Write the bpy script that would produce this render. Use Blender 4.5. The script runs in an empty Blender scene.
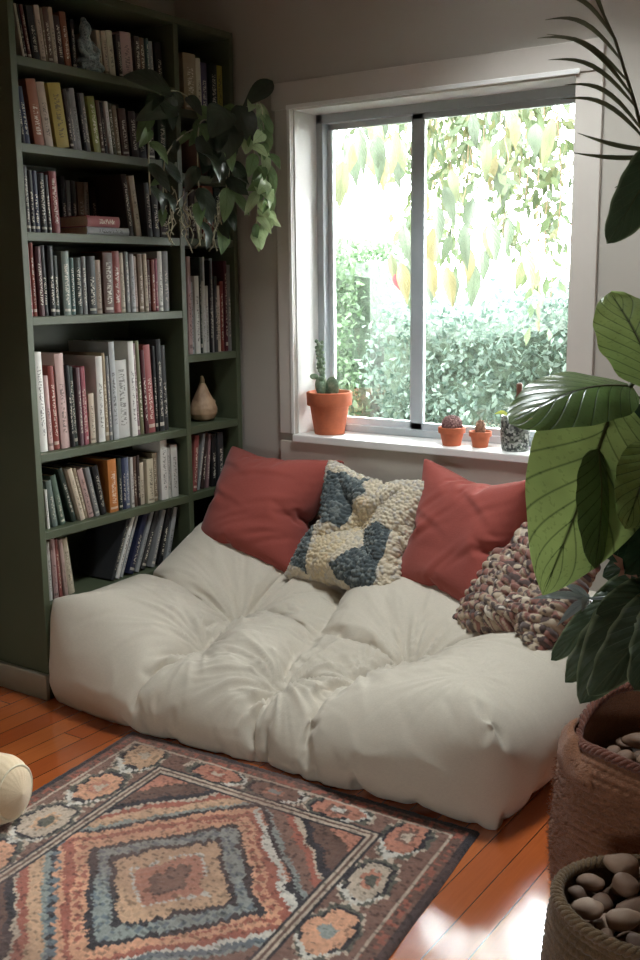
import bpy, math, random
import numpy as np
from math import sin, cos, pi, radians, hypot, exp, sqrt, atan2
from mathutils import Vector, Matrix, Euler, Quaternion

SC = bpy.context.scene
COL = SC.collection
rnd = random.Random(7)
SKY, EXPO = 14.0, 2.68

# ------------------------------------------------------------------ helpers
def lin(c):
    return tuple(((x / 255) / 12.92 if x / 255 <= .04045 else ((x / 255 + .055) / 1.055) ** 2.4) for x in c[:3]) + (1,)

class MB:
    """collects geometry and links it as one mesh object"""
    def __init__(s): s.v = []; s.f = []; s.m = []; s.uv = []; s.has_uv = False
    def add(s, verts, faces, mi=0, uvs=None):
        b = len(s.v); s.v += [tuple(p) for p in verts]
        for f in faces: s.f.append([b + i for i in f]); s.m.append(mi)
        if uvs is not None: s.has_uv = True; s.uv += [tuple(u) for u in uvs]
        else: s.uv += [(0, 0)] * len(verts)
        return s
    def box(s, x0, x1, y0, y1, z0, z1, mi=0):
        v = [(x, y, z) for x in (x0, x1) for y in (y0, y1) for z in (z0, z1)]
        return s.add(v, [(0, 1, 3, 2), (4, 6, 7, 5), (0, 4, 5, 1), (2, 3, 7, 6), (0, 2, 6, 4), (1, 5, 7, 3)], mi)
    def tube(s, pts, rad, n=8, mi=0, cap=True):
        pts = [Vector(p) for p in pts]
        if not isinstance(rad, (list, tuple)): rad = [rad] * len(pts)
        vs = []; fs = []; up = None
        for i, p in enumerate(pts):
            d = (pts[min(i + 1, len(pts) - 1)] - pts[max(i - 1, 0)]).normalized()
            if up is None: up = Vector((0, 0, 1)) if abs(d.z) < .9 else Vector((1, 0, 0))
            a = d.cross(up).normalized(); b = a.cross(d).normalized(); up = b
            for k in range(n):
                t = 2 * pi * k / n; vs.append(p + (a * cos(t) + b * sin(t)) * rad[i])
        for i in range(len(pts) - 1):
            for k in range(n):
                fs.append((i * n + k, i * n + (k + 1) % n, (i + 1) * n + (k + 1) % n, (i + 1) * n + k))
        if cap:
            fs.append(tuple(range(n))[::-1]); e = (len(pts) - 1) * n; fs.append(tuple(e + k for k in range(n)))
        return s.add(vs, fs, mi)
    def lathe(s, prof, n=32, c=(0, 0, 0), mi=0, wob=None):
        vs = []; fs = []
        for r, z in prof:
            for k in range(n):
                t = 2 * pi * k / n; q = wob(t, z) if wob else 1
                vs.append((c[0] + r * q * cos(t), c[1] + r * q * sin(t), c[2] + z))
        for i in range(len(prof) - 1):
            for k in range(n):
                fs.append((i * n + k, i * n + (k + 1) % n, (i + 1) * n + (k + 1) % n, (i + 1) * n + k))
        if prof[0][0] > 1e-4: fs.append(tuple(range(n))[::-1])
        if prof[-1][0] > 1e-4: e = (len(prof) - 1) * n; fs.append(tuple(e + k for k in range(n)))
        return s.add(vs, fs, mi)
    def ball(s, c, r, nu=12, nv=8, sc=(1, 1, 1), rot=None, wob=None, mi=0):
        vs = []; fs = []
        for j in range(nv + 1):
            ph = pi * j / nv
            for i in range(nu):
                t = 2 * pi * i / nu
                d = Vector((sin(ph) * cos(t), sin(ph) * sin(t), cos(ph)))
                q = wob(d) if wob else 1
                p = Vector((d.x * sc[0], d.y * sc[1], d.z * sc[2])) * r * q
                if rot: p = rot @ p
                vs.append(p + Vector(c))
        for j in range(nv):
            for i in range(nu):
                fs.append((j * nu + i, (j + 1) * nu + i, (j + 1) * nu + (i + 1) % nu, j * nu + (i + 1) % nu))
        return s.add(vs, fs, mi)
    def leaf(s, B, T, N, w, arch=.12, fold=.15, wave=0., nv=14, nu=6, shape='oval', mi=0, curl=0., nw=5, ph=0.):
        B = Vector(B); T = Vector(T); a = T - B; L = a.length; N = Vector(N); N = (N - a * (N.dot(a) / a.dot(a))).normalized()
        S = a.cross(N).normalized(); vs = []; uv = []
        for j in range(nv + 1):
            t = j / nv
            if shape == 'oval': q = sin(pi * t ** .8) ** .75 * (1 - .15 * t)
            elif shape == 'ovate': q = (min(1, t / .28) ** .55 if t < .28 else 1) * (1 - max(0, (t - .22) / .78) ** 2.2) ** .85
            elif shape == 'broad': q = sin(pi * t ** .85) ** .6
            elif shape == 'lance': q = sin(pi * t ** .7) ** 1.1
            elif shape == 'spoon': q = sin(pi * t ** 1.5) ** .7
            else: q = 1
            q = max(q, .015)
            c = B + a * t + N * (arch * L * sin(pi * t) - curl * L * t * t)
            for i in range(nu + 1):
                u = i / nu * 2 - 1
                wv = wave * L * u ** 4 * sin(nw * 2 * pi * t + ph + (1.7 if u > 0 else 0))
                vs.append(c + S * (u * q * w) + N * (fold * w * abs(u) ** 1.4 * q + wv)); uv.append((i / nu, t))
        fs = [(j * (nu + 1) + i, j * (nu + 1) + i + 1, (j + 1) * (nu + 1) + i + 1, (j + 1) * (nu + 1) + i) for j in range(nv) for i in range(nu)]
        return s.add(vs, fs, mi, uv)
    def build(s, name, mat, parent=None, smooth=True, angle=40, bevel=0, loc=None):
        me = bpy.data.meshes.new(name); me.from_pydata(s.v, [], s.f)
        mats = mat if isinstance(mat, (list, tuple)) else [mat]
        for m in mats: me.materials.append(m)
        if len(mats) > 1: me.polygons.foreach_set('material_index', s.m)
        if s.has_uv:
            l = me.uv_layers.new(name='UVMap'); idx = np.empty(len(me.loops), dtype=np.int32); me.loops.foreach_get('vertex_index', idx)
            l.data.foreach_set('uv', np.array(s.uv, dtype=np.float32)[idx].ravel())
        me.update()
        if smooth:
            me.polygons.foreach_set('use_smooth', [True] * len(me.polygons))
            if angle < 180: me.set_sharp_from_angle(angle=radians(angle))
        o = bpy.data.objects.new(name, me); COL.objects.link(o)
        if parent: o.parent = parent
        if loc: o.location = loc
        if bevel:
            b = o.modifiers.new('bevel', 'BEVEL'); b.width = bevel; b.segments = 2; b.limit_method = 'ANGLE'; b.harden_normals = False
        return o

def tag(o, label=None, cat=None, group=None, kind=None):
    if label: o['label'] = label
    if cat: o['category'] = cat
    if group: o['group'] = group
    if kind: o['kind'] = kind
    return o
def thing(name, label, cat, loc=(0, 0, 0), rot=(0, 0, 0), group=None):
    o = bpy.data.objects.new(name, None); COL.objects.link(o); o.empty_display_size = .05
    o.location = loc; o.rotation_euler = rot
    return tag(o, label, cat, group)
def copy_tree(o, parent=None):
    c = o.copy(); COL.objects.link(c); c.parent = parent
    for ch in list(o.children): copy_tree(ch, c)
    return c

# ------------------------------------------------------------------ materials
class NT:
    def __init__(s, name):
        s.m = bpy.data.materials.new(name); s.m.use_nodes = True; s.t = s.m.node_tree; s.n = s.t.nodes
        s.b = s.n['Principled BSDF']; s.out = s.n['Material Output']; s._tc = None
    def node(s, typ, **kw):
        n = s.n.new(typ)
        for k, v in kw.items():
            if k.startswith('i_'):
                key = k[2:]; key = int(key) if key.isdigit() else key.replace('_', ' ')
                n.inputs[key].default_value = v
            else: setattr(n, k, v)
        return n
    def link(s, a, b): s.t.links.new(a, b)
    def tc(s, which='Object'):
        if s._tc is None: s._tc = s.node('ShaderNodeTexCoord')
        return s._tc.outputs[which]
    def mapping(s, src, scale=(1, 1, 1), rot=(0, 0, 0), loc=(0, 0, 0)):
        n = s.node('ShaderNodeMapping'); n.inputs['Scale'].default_value = scale; n.inputs['Rotation'].default_value = rot; n.inputs['Location'].default_value = loc
        s.link(src, n.inputs[0]); return n.outputs[0]
    def noise(s, vec, scale=5, detail=3, rough=.5, dist=0.):
        n = s.node('ShaderNodeTexNoise'); n.inputs['Scale'].default_value = scale; n.inputs['Detail'].default_value = detail
        n.inputs['Roughness'].default_value = rough; n.inputs['Distortion'].default_value = dist; s.link(vec, n.inputs['Vector']); return n.outputs['Fac']
    def ramp(s, fac, stops, interp='LINEAR'):
        n = s.node('ShaderNodeValToRGB'); r = n.color_ramp; r.interpolation = interp
        while len(r.elements) < len(stops): r.elements.new(.5)
        for e, (p, c) in zip(r.elements, stops): e.position = p; e.color = c if len(c) == 4 else lin(c)
        s.link(fac, n.inputs[0]); return n.outputs[0]
    def math(s, op, a, b=None, c=None, clamp=False):
        n = s.node('ShaderNodeMath', operation=op); n.use_clamp = clamp
        for i, x in enumerate((a, b, c)):
            if x is None: continue
            if isinstance(x, (int, float)): n.inputs[i].default_value = x
            else: s.link(x, n.inputs[i])
        return n.outputs[0]
    def mix(s, fac, a, b, mode='MIX'):
        n = s.node('ShaderNodeMix', data_type='RGBA', blend_type=mode)
        for sock, x in ((n.inputs[0], fac), (n.inputs[6], a), (n.inputs[7], b)):
            if isinstance(x, (int, float)): sock.default_value = x
            elif isinstance(x, tuple): sock.default_value = x
            else: s.link(x, sock)
        return n.outputs[2]
    def bump(s, h, strength=.3, dist=.01):
        n = s.node('ShaderNodeBump'); n.inputs['Strength'].default_value = strength; n.inputs['Distance'].default_value = dist
        s.link(h, n.inputs['Height']); s.link(n.outputs[0], s.b.inputs['Normal']); return n
    def color(s, c):
        if isinstance(c, tuple): s.b.inputs['Base Color'].default_value = c
        else: s.link(c, s.b.inputs['Base Color'])
        return s
    def rough(s, r, spec=None):
        s.b.inputs['Roughness'].default_value = r
        if spec is not None: s.b.inputs['Specular IOR Level'].default_value = spec
        return s

def plain(name, c, rough=.6, var=.12, scale=30, bump=.05, spec=.5, metal=0, bdist=.002):
    t = NT(name); v = t.noise(t.tc(), scale, 4, .6)
    d = tuple(x * (1 - var) for x in lin(c)[:3]) + (1,); e = tuple(min(1, x * (1 + var)) for x in lin(c)[:3]) + (1,)
    t.color(t.ramp(v, [(.3, d), (.7, e)])).rough(rough, spec); t.b.inputs['Metallic'].default_value = metal
    if bump: t.bump(v, bump, bdist)
    return t.m

def leaf_mat(name, c, vein, trans=.45, rough=.35, nveins=9, veinw=.07, spec=.5, var=.25, veinslope=2.6, uvs=True, bump=.4, tcol=None, edge=None):
    t = NT(name); nz = t.noise(t.tc(), 9, 3)
    lo = tuple(x * (1 - var) for x in lin(c)[:3]) + (1,); hi = tuple(min(1, x * (1 + var)) for x in lin(c)[:3]) + (1,)
    col = t.ramp(nz, [(.3, lo), (.7, hi)])
    if uvs:
        sp = t.node('ShaderNodeSeparateXYZ'); t.link(t.tc('UV'), sp.inputs[0])
        au = t.math('ABSOLUTE', t.math('MULTIPLY_ADD', sp.outputs[0], 2., -1.))
        a = t.math('SUBTRACT', t.math('MULTIPLY', sp.outputs[1], float(nveins)), t.math('MULTIPLY', t.math('POWER', au, .8), veinslope))
        fr = t.math('ABSOLUTE', t.math('SUBTRACT', t.math('FRACT', a), .5))
        sv = t.math('SUBTRACT', 1., t.math('DIVIDE', fr, veinw), clamp=True)
        mv = t.math('SUBTRACT', 1., t.math('DIVIDE', au, .06), clamp=True)
        fine = t.math('MULTIPLY', t.math('GREATER_THAN', t.noise(t.mapping(t.tc('UV'), (14, 40, 1)), 1, 2), .62), .2)
        ln = t.math('ADD', t.math('MULTIPLY', sv, .75), mv, clamp=True)
        ln2 = t.math('ADD', ln, fine, clamp=True)
        col = t.mix(ln2, col, lin(vein))
        if edge: col = t.mix(t.math('MULTIPLY', t.math('SUBTRACT', au, .84, clamp=True), 6., clamp=True), col, lin(edge))
        t.bump(t.math('SUBTRACT', t.math('MULTIPLY', fr, 1.2), ln), bump, .003)
    t.color(col).rough(rough, spec)
    tr = t.node('ShaderNodeBsdfTranslucent')
    if tcol: t.link(t.mix(1., col, tcol, 'MULTIPLY'), tr.inputs[0])
    else: t.link(col, tr.inputs[0])
    mx = t.node('ShaderNodeMixShader'); mx.inputs[0].default_value = trans
    t.link(t.b.outputs[0], mx.inputs[1]); t.link(tr.outputs[0], mx.inputs[2]); t.link(mx.outputs[0], t.out.inputs[0])
    return t.m

M = {}
def m_wall():
    t = NT('wall_paint'); n = t.noise(t.tc(), 60, 4); n2 = t.noise(t.tc(), 1.2, 3)
    t.color(t.ramp(n2, [(.3, (170, 163, 153)), (.7, (176, 169, 159))])).rough(.75, .3); t.bump(n, .12, .002); return t.m
M['wall'] = m_wall()
M['ceiling'] = plain('ceiling_paint', (205, 202, 195), .9, .03, 3, .05)
M['trim'] = plain('trim_paint', (196, 188, 179), .45, .03, 6, .03)
M['sill'] = plain('sill_paint', (228, 226, 222), .35, .03, 6, .03)
M['apron'] = plain('apron_paint', (190, 180, 168), .5, .04, 6, .03)
M['alu'] = plain('grey_window_metal', (176, 184, 188), .4, .05, 10, .02)
M['alu_light'] = plain('pale_window_metal', (214, 220, 222), .4, .05, 10, .02)
def m_green():
    t = NT('sage_green_paint'); g = t.noise(t.mapping(t.tc(), (3, 3, 25)), 6, 4); n2 = t.noise(t.tc(), 2.5, 3)
    t.color(t.ramp(n2, [(.3, (70, 77, 56)), (.7, (76, 83, 62))])).rough(.5, .45); t.bump(g, .15, .001); return t.m
M['green'] = m_green()
def m_skirt():
    return plain('grey_skirting_paint', (150, 148, 132), .5, .05, 8, .05)
M['skirt'] = m_skirt()
def m_floor():
    t = NT('orange_fir_boards')
    sp = t.node('ShaderNodeSeparateXYZ'); t.link(t.tc(), sp.inputs[0])
    W = .083
    xs = t.math('DIVIDE', sp.outputs[0], W); ix = t.math('FLOOR', xs); fx = t.math('FRACT', xs)
    wn = t.node('ShaderNodeTexWhiteNoise', noise_dimensions='1D'); t.link(ix, wn.inputs['W'])
    ys = t.math('ADD', t.math('DIVIDE', sp.outputs[1], 2.3), t.math('MULTIPLY', wn.outputs['Value'], 7.)); iy = t.math('FLOOR', ys); fy = t.math('FRACT', ys)
    cm = t.node('ShaderNodeCombineXYZ'); t.link(ix, cm.inputs[0]); t.link(iy, cm.inputs[1])
    w2 = t.node('ShaderNodeTexWhiteNoise', noise_dimensions='2D'); t.link(cm.outputs[0], w2.inputs['Vector'])
    base = t.ramp(w2.outputs['Value'], [(0, (168, 76, 34)), (.35, (198, 102, 48)), (.7, (212, 118, 58)), (1, (182, 88, 40))])
    add = t.node('ShaderNodeVectorMath', operation='ADD'); t.link(t.tc(), add.inputs[0]); t.link(w2.outputs['Color'], add.inputs[1])
    gr = t.noise(t.mapping(add.outputs[0], (45, 2.2, 10)), 2, 5, .6, 1.5)
    col = t.mix(t.math('MULTIPLY', gr, .55), base, lin((134, 58, 26)))
    ex = t.math('MINIMUM', fx, t.math('SUBTRACT', 1., fx)); ey = t.math('MULTIPLY', t.math('MINIMUM', fy, t.math('SUBTRACT', 1., fy)), 28.)
    gap = t.math('LESS_THAN', t.math('MINIMUM', ex, ey), .016)
    t.color(t.mix(gap, col, lin((45, 18, 8)))).rough(.22, .5)
    wear = t.noise(t.tc(), 3, 4)
    rr = t.node('ShaderNodeMapRange'); rr.inputs[3].default_value = .09; rr.inputs[4].default_value = .2; t.link(wear, rr.inputs[0]); t.link(rr.outputs[0], t.b.inputs['Roughness'])
    h = t.math('ADD', t.math('MULTIPLY', t.math('SUBTRACT', 1., gap), 1.), t.math('MULTIPLY', t.noise(t.tc(), 7, 2), .25))
    t.bump(h, .12, .002)
    t.b.inputs['Coat Weight'].default_value = 1.; t.b.inputs['Coat Roughness'].default_value = .11; t.b.inputs['Coat IOR'].default_value = 2.0
    return t.m
M['floor'] = m_floor()
def fabric(name, c, c2=None, weave=700, bump=.25, rough=.9, sheen=.3, var=.1):
    t = NT(name); w1 = t.node('ShaderNodeTexNoise'); t.link(t.mapping(t.tc(), (1, .15, 1)), w1.inputs['Vector']); w1.inputs['Scale'].default_value = weave
    w2 = t.node('ShaderNodeTexNoise'); t.link(t.mapping(t.tc(), (.15, 1, 1)), w2.inputs['Vector']); w2.inputs['Scale'].default_value = weave
    w = t.math('ADD', w1.outputs[0], w2.outputs[0]); n = t.noise(t.tc(), 6, 4)
    c2 = c2 or tuple(x * .85 for x in c)
    col = t.mix(n, lin(c), lin(c2)); col = t.mix(t.math('MULTIPLY_ADD', w, .5, -.25, clamp=True), col, tuple(x * .6 for x in lin(c)[:3]) + (1,))
    t.color(col).rough(rough, .2); t.b.inputs['Sheen Weight'].default_value = sheen
    t.bump(w, bump, .001); return t.m
M['futon'] = fabric('cream_cotton_canvas', (208, 198, 182), (200, 189, 172), 520, .2, .9, .15)
M['red'] = fabric('rust_red_linen', (160, 80, 70), (146, 70, 62), 420, .45, .9, .12)
def attr_mat(name, rough=.95, nscale=900, bump=.5, bd=.002, sheen=.2):
    t = NT(name); a = t.node('ShaderNodeVertexColor', layer_name='Col'); n = t.noise(t.tc(), nscale, 3, .7)
    col = t.mix(t.math('MULTIPLY', n, .3), a.outputs[0], t.mix(.6, a.outputs[0], (.01, .01, .01, 1)))
    t.color(col).rough(rough, .15); t.b.inputs['Sheen Weight'].default_value = sheen; t.bump(n, bump, bd); return t.m
M['rug'] = attr_mat('knotted_wool_pile', .95, 500, .6, .003)
M['boucle'] = attr_mat('boucle_wool', .95, 600, .4, .001)
M['knit'] = attr_mat('chunky_mixed_yarn', .95, 700, .5, .001)
M['terra'] = plain('terracotta_clay', (190, 104, 70), .8, .16, 22, .15)
M['soil'] = plain('dark_potting_soil', (52, 40, 32), .95, .4, 90, .8, bdist=.01)
M['pebbles_top'] = plain('pale_grit', (170, 150, 130), .9, .35, 160, .8, bdist=.006)
M['paper'] = plain('book_pages', (214, 202, 176), .9, .12, 200, .1)
M['dark_pot'] = plain('dark_glazed_pot', (38, 36, 34), .4, .2, 12, .1)
def m_jute(name, c, c2):
    t = NT(name); v = t.mapping(t.tc(), (1, 1, 1)); n = t.noise(v, 55, 5, .7); n2 = t.noise(t.mapping(t.tc(), (20, 20, 140)), 1, 4, .7); n3 = t.noise(t.tc(), 300, 3, .7)
    col = t.mix(n, lin(c), lin(c2)); col = t.mix(t.math('MULTIPLY_ADD', n3, 1.6, -.6, clamp=True), col, lin(tuple(x * .45 for x in c)))
    t.color(col).rough(.95, .1); t.b.inputs['Sheen Weight'].default_value = .2
    t.bump(t.math('ADD', n2, n3), .7, .006); return t.m
M['jute'] = m_jute('shaggy_brown_jute', (170, 118, 86), (128, 84, 62))
M['seagrass'] = m_jute('braided_seagrass', (140, 114, 82), (98, 76, 54))
M['jute_red'] = m_jute('reddish_rim_braid', (140, 84, 68), (104, 66, 50))
# ------------------------------------------------------------------ the room
X0, X1, Y0, ZC, WT = -.32, 3.9, -4.7, 2.75, .22
WX0, WX1, WZ0, WZ1 = .259, 1.385, .801, 2.043
def struct(name, mb, mat, parent=None, bevel=0, **k):
    o = mb.build(name, mat, parent, smooth=False, bevel=bevel, **k)
    if not parent: o['kind'] = 'structure'
    return o
struct('floor', MB().box(X0 - .1, X1 + .1, Y0 - .1, WT, -.06, 0), M['floor'])
SX0, SX1, SY0, SY1 = 1.15, 1.65, -.98, -.5   # opening of an unseen skylight, added for light from above
mb = MB(); mb.box(X0 - .1, SX0, Y0 - .1, WT, ZC, ZC + .06); mb.box(SX1, X1 + .1, Y0 - .1, WT, ZC, ZC + .06); mb.box(SX0, SX1, Y0 - .1, SY0, ZC, ZC + .06); mb.box(SX0, SX1, SY1, WT, ZC, ZC + .06)
struct('ceiling', mb, M['ceiling'])
mb = MB(); e = .03
mb.box(SX0 - e, SX0, SY0 - e, SY1 + e, ZC - .015, ZC + .18); mb.box(SX1, SX1 + e, SY0 - e, SY1 + e, ZC - .015, ZC + .18); mb.box(SX0, SX1, SY0 - e, SY0, ZC - .015, ZC + .18); mb.box(SX0, SX1, SY1, SY1 + e, ZC - .015, ZC + .18)
W3 = thing('added_skylight', None, None); W3['kind'] = 'structure'  # added skylight, out of view, brightens futon and rug
struct('added_window_frame', mb, M['trim'], W3, .002)
struct('wall_left', MB().box(X0 - .12, X0, Y0 - .12, WT, 0, ZC), M['wall'])
mb = MB(); mb.box(X0, WX0, 0, WT, 0, ZC); mb.box(WX1, X1, 0, WT, 0, ZC); mb.box(WX0, WX1, 0, WT, 0, WZ0 - .03); mb.box(WX0, WX1, 0, WT, WZ1, ZC)
struct('wall_back', mb, M['wall'])
struct('wall_right', MB().box(X1, X1 + .12, Y0, WT, 0, ZC), M['wall'])
# the front wall, behind the camera, gets an added, unseen window for fill light
FX0, FX1, FZ0, FZ1 = 1.5, 2.02, .45, .95
mb = MB(); mb.box(X0, FX0, Y0 - .12, Y0, 0, ZC); mb.box(FX1, X1, Y0 - .12, Y0, 0, ZC); mb.box(FX0, FX1, Y0 - .12, Y0, 0, FZ0); mb.box(FX0, FX1, Y0 - .12, Y0, FZ1, ZC)
struct('wall_front', mb, M['wall'])
mb = MB(); mb.box(.02, X1, -.016, 0, 0, .11); struct('baseboard_back', mb, M['trim'], bevel=.003)

# ---- window_1: casing, sill, apron, metal frame, two sliding sashes with glass
W1 = thing('window_1', None, None); W1['kind'] = 'structure'
CT = .022
struct('casing_head', MB().box(.172, 1.474, -CT, 0, WZ1, 2.139), M['trim'], W1, .003)
mb = MB(); mb.box(.185, WX0 + .002, -CT + .004, 0, WZ0, WZ1); struct('casing_side', mb, M['trim'], W1, .003)
mb = MB(); mb.box(WX1 - .002, 1.474, -CT + .004, 0, WZ0, WZ1); struct('casing_side', mb, M['trim'], W1, .003)
mb = MB(); mb.box(WX0 - .014, WX0 + .001, -CT - .002, -CT + .006, WZ0, WZ1 + .008); mb.box(WX0 - .014, WX1 + .014, -CT - .006, -CT + .002, WZ1 - .004, WZ1 + .012)
struct('casing_bead', mb, M['sill'], W1, .002)
mb = MB(); mb.box(WX0 + .001, WX0 + .006, 0, WT, WZ0, WZ1 - .001); mb.box(WX1 - .006, WX1 - .001, 0, WT, WZ0, WZ1 - .001); mb.box(WX0 + .001, WX1 - .001, 0, WT, WZ1 - .006, WZ1 - .001)
struct('jamb_lining', mb, M['sill'], W1)
struct('sill_board', MB().box(WX0 - .001, WX1 + .001, -CT - .014, WT, WZ0 - .03, WZ0), M['sill'], W1, .004)
struct('apron', MB().box(.185, 1.474, -CT + .003, 0, .56, WZ0 - .03), M['apron'], W1, .003)
FY = .145
mb = MB(); a, b, c, d = WX0 + .006, WX1 - .006, WZ0 + .001, WZ1 - .006
mb.box(a, a + .03, FY, WT - .005, c, d); mb.box(b - .03, b, FY, WT - .005, c, d); mb.box(a, b, FY, WT - .005, d - .034, d); mb.box(a, b, FY, WT - .005, c, c + .028)
struct('metal_frame', mb, M['alu'], W1, .002)
def sash(x0, x1, y, n, mat, st=.03, st0=None):
    st0 = st0 or st
    mb = MB(); z0, z1 = c + .022, d - .028
    mb.box(x0, x0 + st0, y, y + .022, z0, z1); mb.box(x1 - st, x1, y, y + .022, z0, z1); mb.box(x0, x1, y, y + .022, z0, z0 + .032); mb.box(x0, x1, y, y + .022, z1 - .028, z1)
    s = struct('sash', mb, mat, W1, .002)
    struct('pane', MB().box(x0 + st0 - .002, x1 - st + .002, y + .009, y + .013, z0 + .03, z1 - .026), M['glass'], s)
def m_glass():
    m = bpy.data.materials.new('window_glass'); m.use_nodes = True; t = m.node_tree; n = t.nodes; n.clear()
    o = n.new('ShaderNodeOutputMaterial'); tr = n.new('ShaderNodeBsdfTransparent'); gl = n.new('ShaderNodeBsdfGlossy'); gl.inputs['Roughness'].default_value = .02
    fr = n.new('ShaderNodeFresnel'); fr.inputs['IOR'].default_value = 1.45; mx = n.new('ShaderNodeMixShader'); tr.inputs[0].default_value = (.97, .985, .98, 1)
    t.links.new(fr.outputs[0], mx.inputs[0]); t.links.new(tr.outputs[0], mx.inputs[1]); t.links.new(gl.outputs[0], mx.inputs[2]); t.links.new(mx.outputs[0], o.inputs[0]); return m
M['glass'] = m_glass()
struct('pane', MB().box(SX0, SX1, SY0, SY1, ZC + .15, ZC + .155), M['glass'], W3)
sash(a + .022, .715, FY + .038, 0, M['alu_light'], .045, .026)
sash(.69, b - .005, FY + .012, 1, M['alu'], .024, .05)
# the added fill window, out of view behind the camera
W2 = thing('added_fill_window', None, None); W2['kind'] = 'structure'
mb = MB()
for x0, x1, z0, z1 in ((FX0, FX0 + .05, FZ0, FZ1), (FX1 - .05, FX1, FZ0, FZ1), (FX0, FX1, FZ0, FZ0 + .05), (FX0, FX1, FZ1 - .05, FZ1), (1.68, 1.72, FZ0, FZ1)):
    mb.box(x0, x1, Y0 - .09, Y0 - .04, z0, z1)
struct('added_window_frame', mb, M['trim'], W2, .003)
struct('pane', MB().box(FX0 + .04, FX1 - .04, Y0 - .068, Y0 - .064, FZ0 + .04, FZ1 - .04), M['glass'], W2)

# ------------------------------------------------------------------ bookcase
BD = -.30; YN, YF, YD, ZT = -1.118, -.03, -.371, 2.344
BC = thing('bookcase', 'tall sage green two-bay bookcase standing against the left wall', 'bookcase')
T = .026
def bpart(name, *b, bev=.002): return MB().box(*b).build(name, M['green'], BC, smooth=False, bevel=bev)
bpart('side_panel', BD, 0, YN, YN + T, 0, ZT); bpart('side_panel', BD, 0, YF - T, YF, 0, ZT)
bpart('divider', BD + .012, -.001, YD, YD + T, .06, ZT - T)
bpart('top_panel', BD, .001, YN + T, YF - T, ZT - T, ZT)
bpart('back_panel', BD, BD + .012, YN + T, YF - T, .0, ZT - T)
bpart('plinth', -.05, -.03, YN + T, YF - T, 0, .06)
LB = [2.0965, 1.8367, 1.5645, 1.2963, .8468, .5835, .33, .08]; RB = [2.03, 1.80, 1.5645, 1.1268, .8494, .585, .33, .08]
for z in LB: bpart('shelf', BD + .012, -.002, YN + T, YD, z - .028, z)
for z in RB: bpart('shelf', BD + .012, -.002, YD + T, YF - T, z - .028, z)
mb = MB(); mb.box(BD, .004, YN - .016, YN - .0005, 0, .085); mb.box(BD, .006, YN - .02, YN - .0005, .078, .092)
mb.build('skirting_board', M['skirt'], BC, smooth=False, bevel=.003)

# ------------------------------------------------------------------ books
PAL = {'white': (226, 222, 212), 'cream': (214, 198, 168), 'beige': (188, 168, 142), 'tan': (166, 142, 110), 'grey': (150, 150, 148), 'silver': (186, 188, 186),
 'dark grey': (72, 72, 72), 'charcoal': (52, 54, 56), 'black': (26, 26, 28), 'red': (158, 50, 46), 'pale red': (184, 84, 78), 'brick red': (168, 76, 56), 'orange': (186, 66, 34),
 'yellow': (218, 190, 70), 'lime green': (170, 176, 74), 'olive': (112, 112, 72), 'green': (96, 122, 98), 'silver green': (132, 150, 138), 'dark green': (42, 60, 50), 'teal': (76, 112, 108),
 'navy': (40, 44, 86), 'blue grey': (120, 132, 156), 'maroon': (98, 34, 40), 'pale pink': (212, 172, 162), 'rose': (184, 84, 92), 'brown': (106, 74, 58), 'dark brown': (62, 44, 38),
 'purple': (84, 74, 112), 'mauve': (150, 112, 116), 'orange yellow': (228, 150, 50)}
def mute(c, d=.74, s=.74):
    g = sum(c) / 3; return tuple((g + (x - g) * s) * d for x in c)
PAL = {k: mute(c, .88 if sum(c) > 480 else .82, .84) for k, c in PAL.items()}
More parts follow.
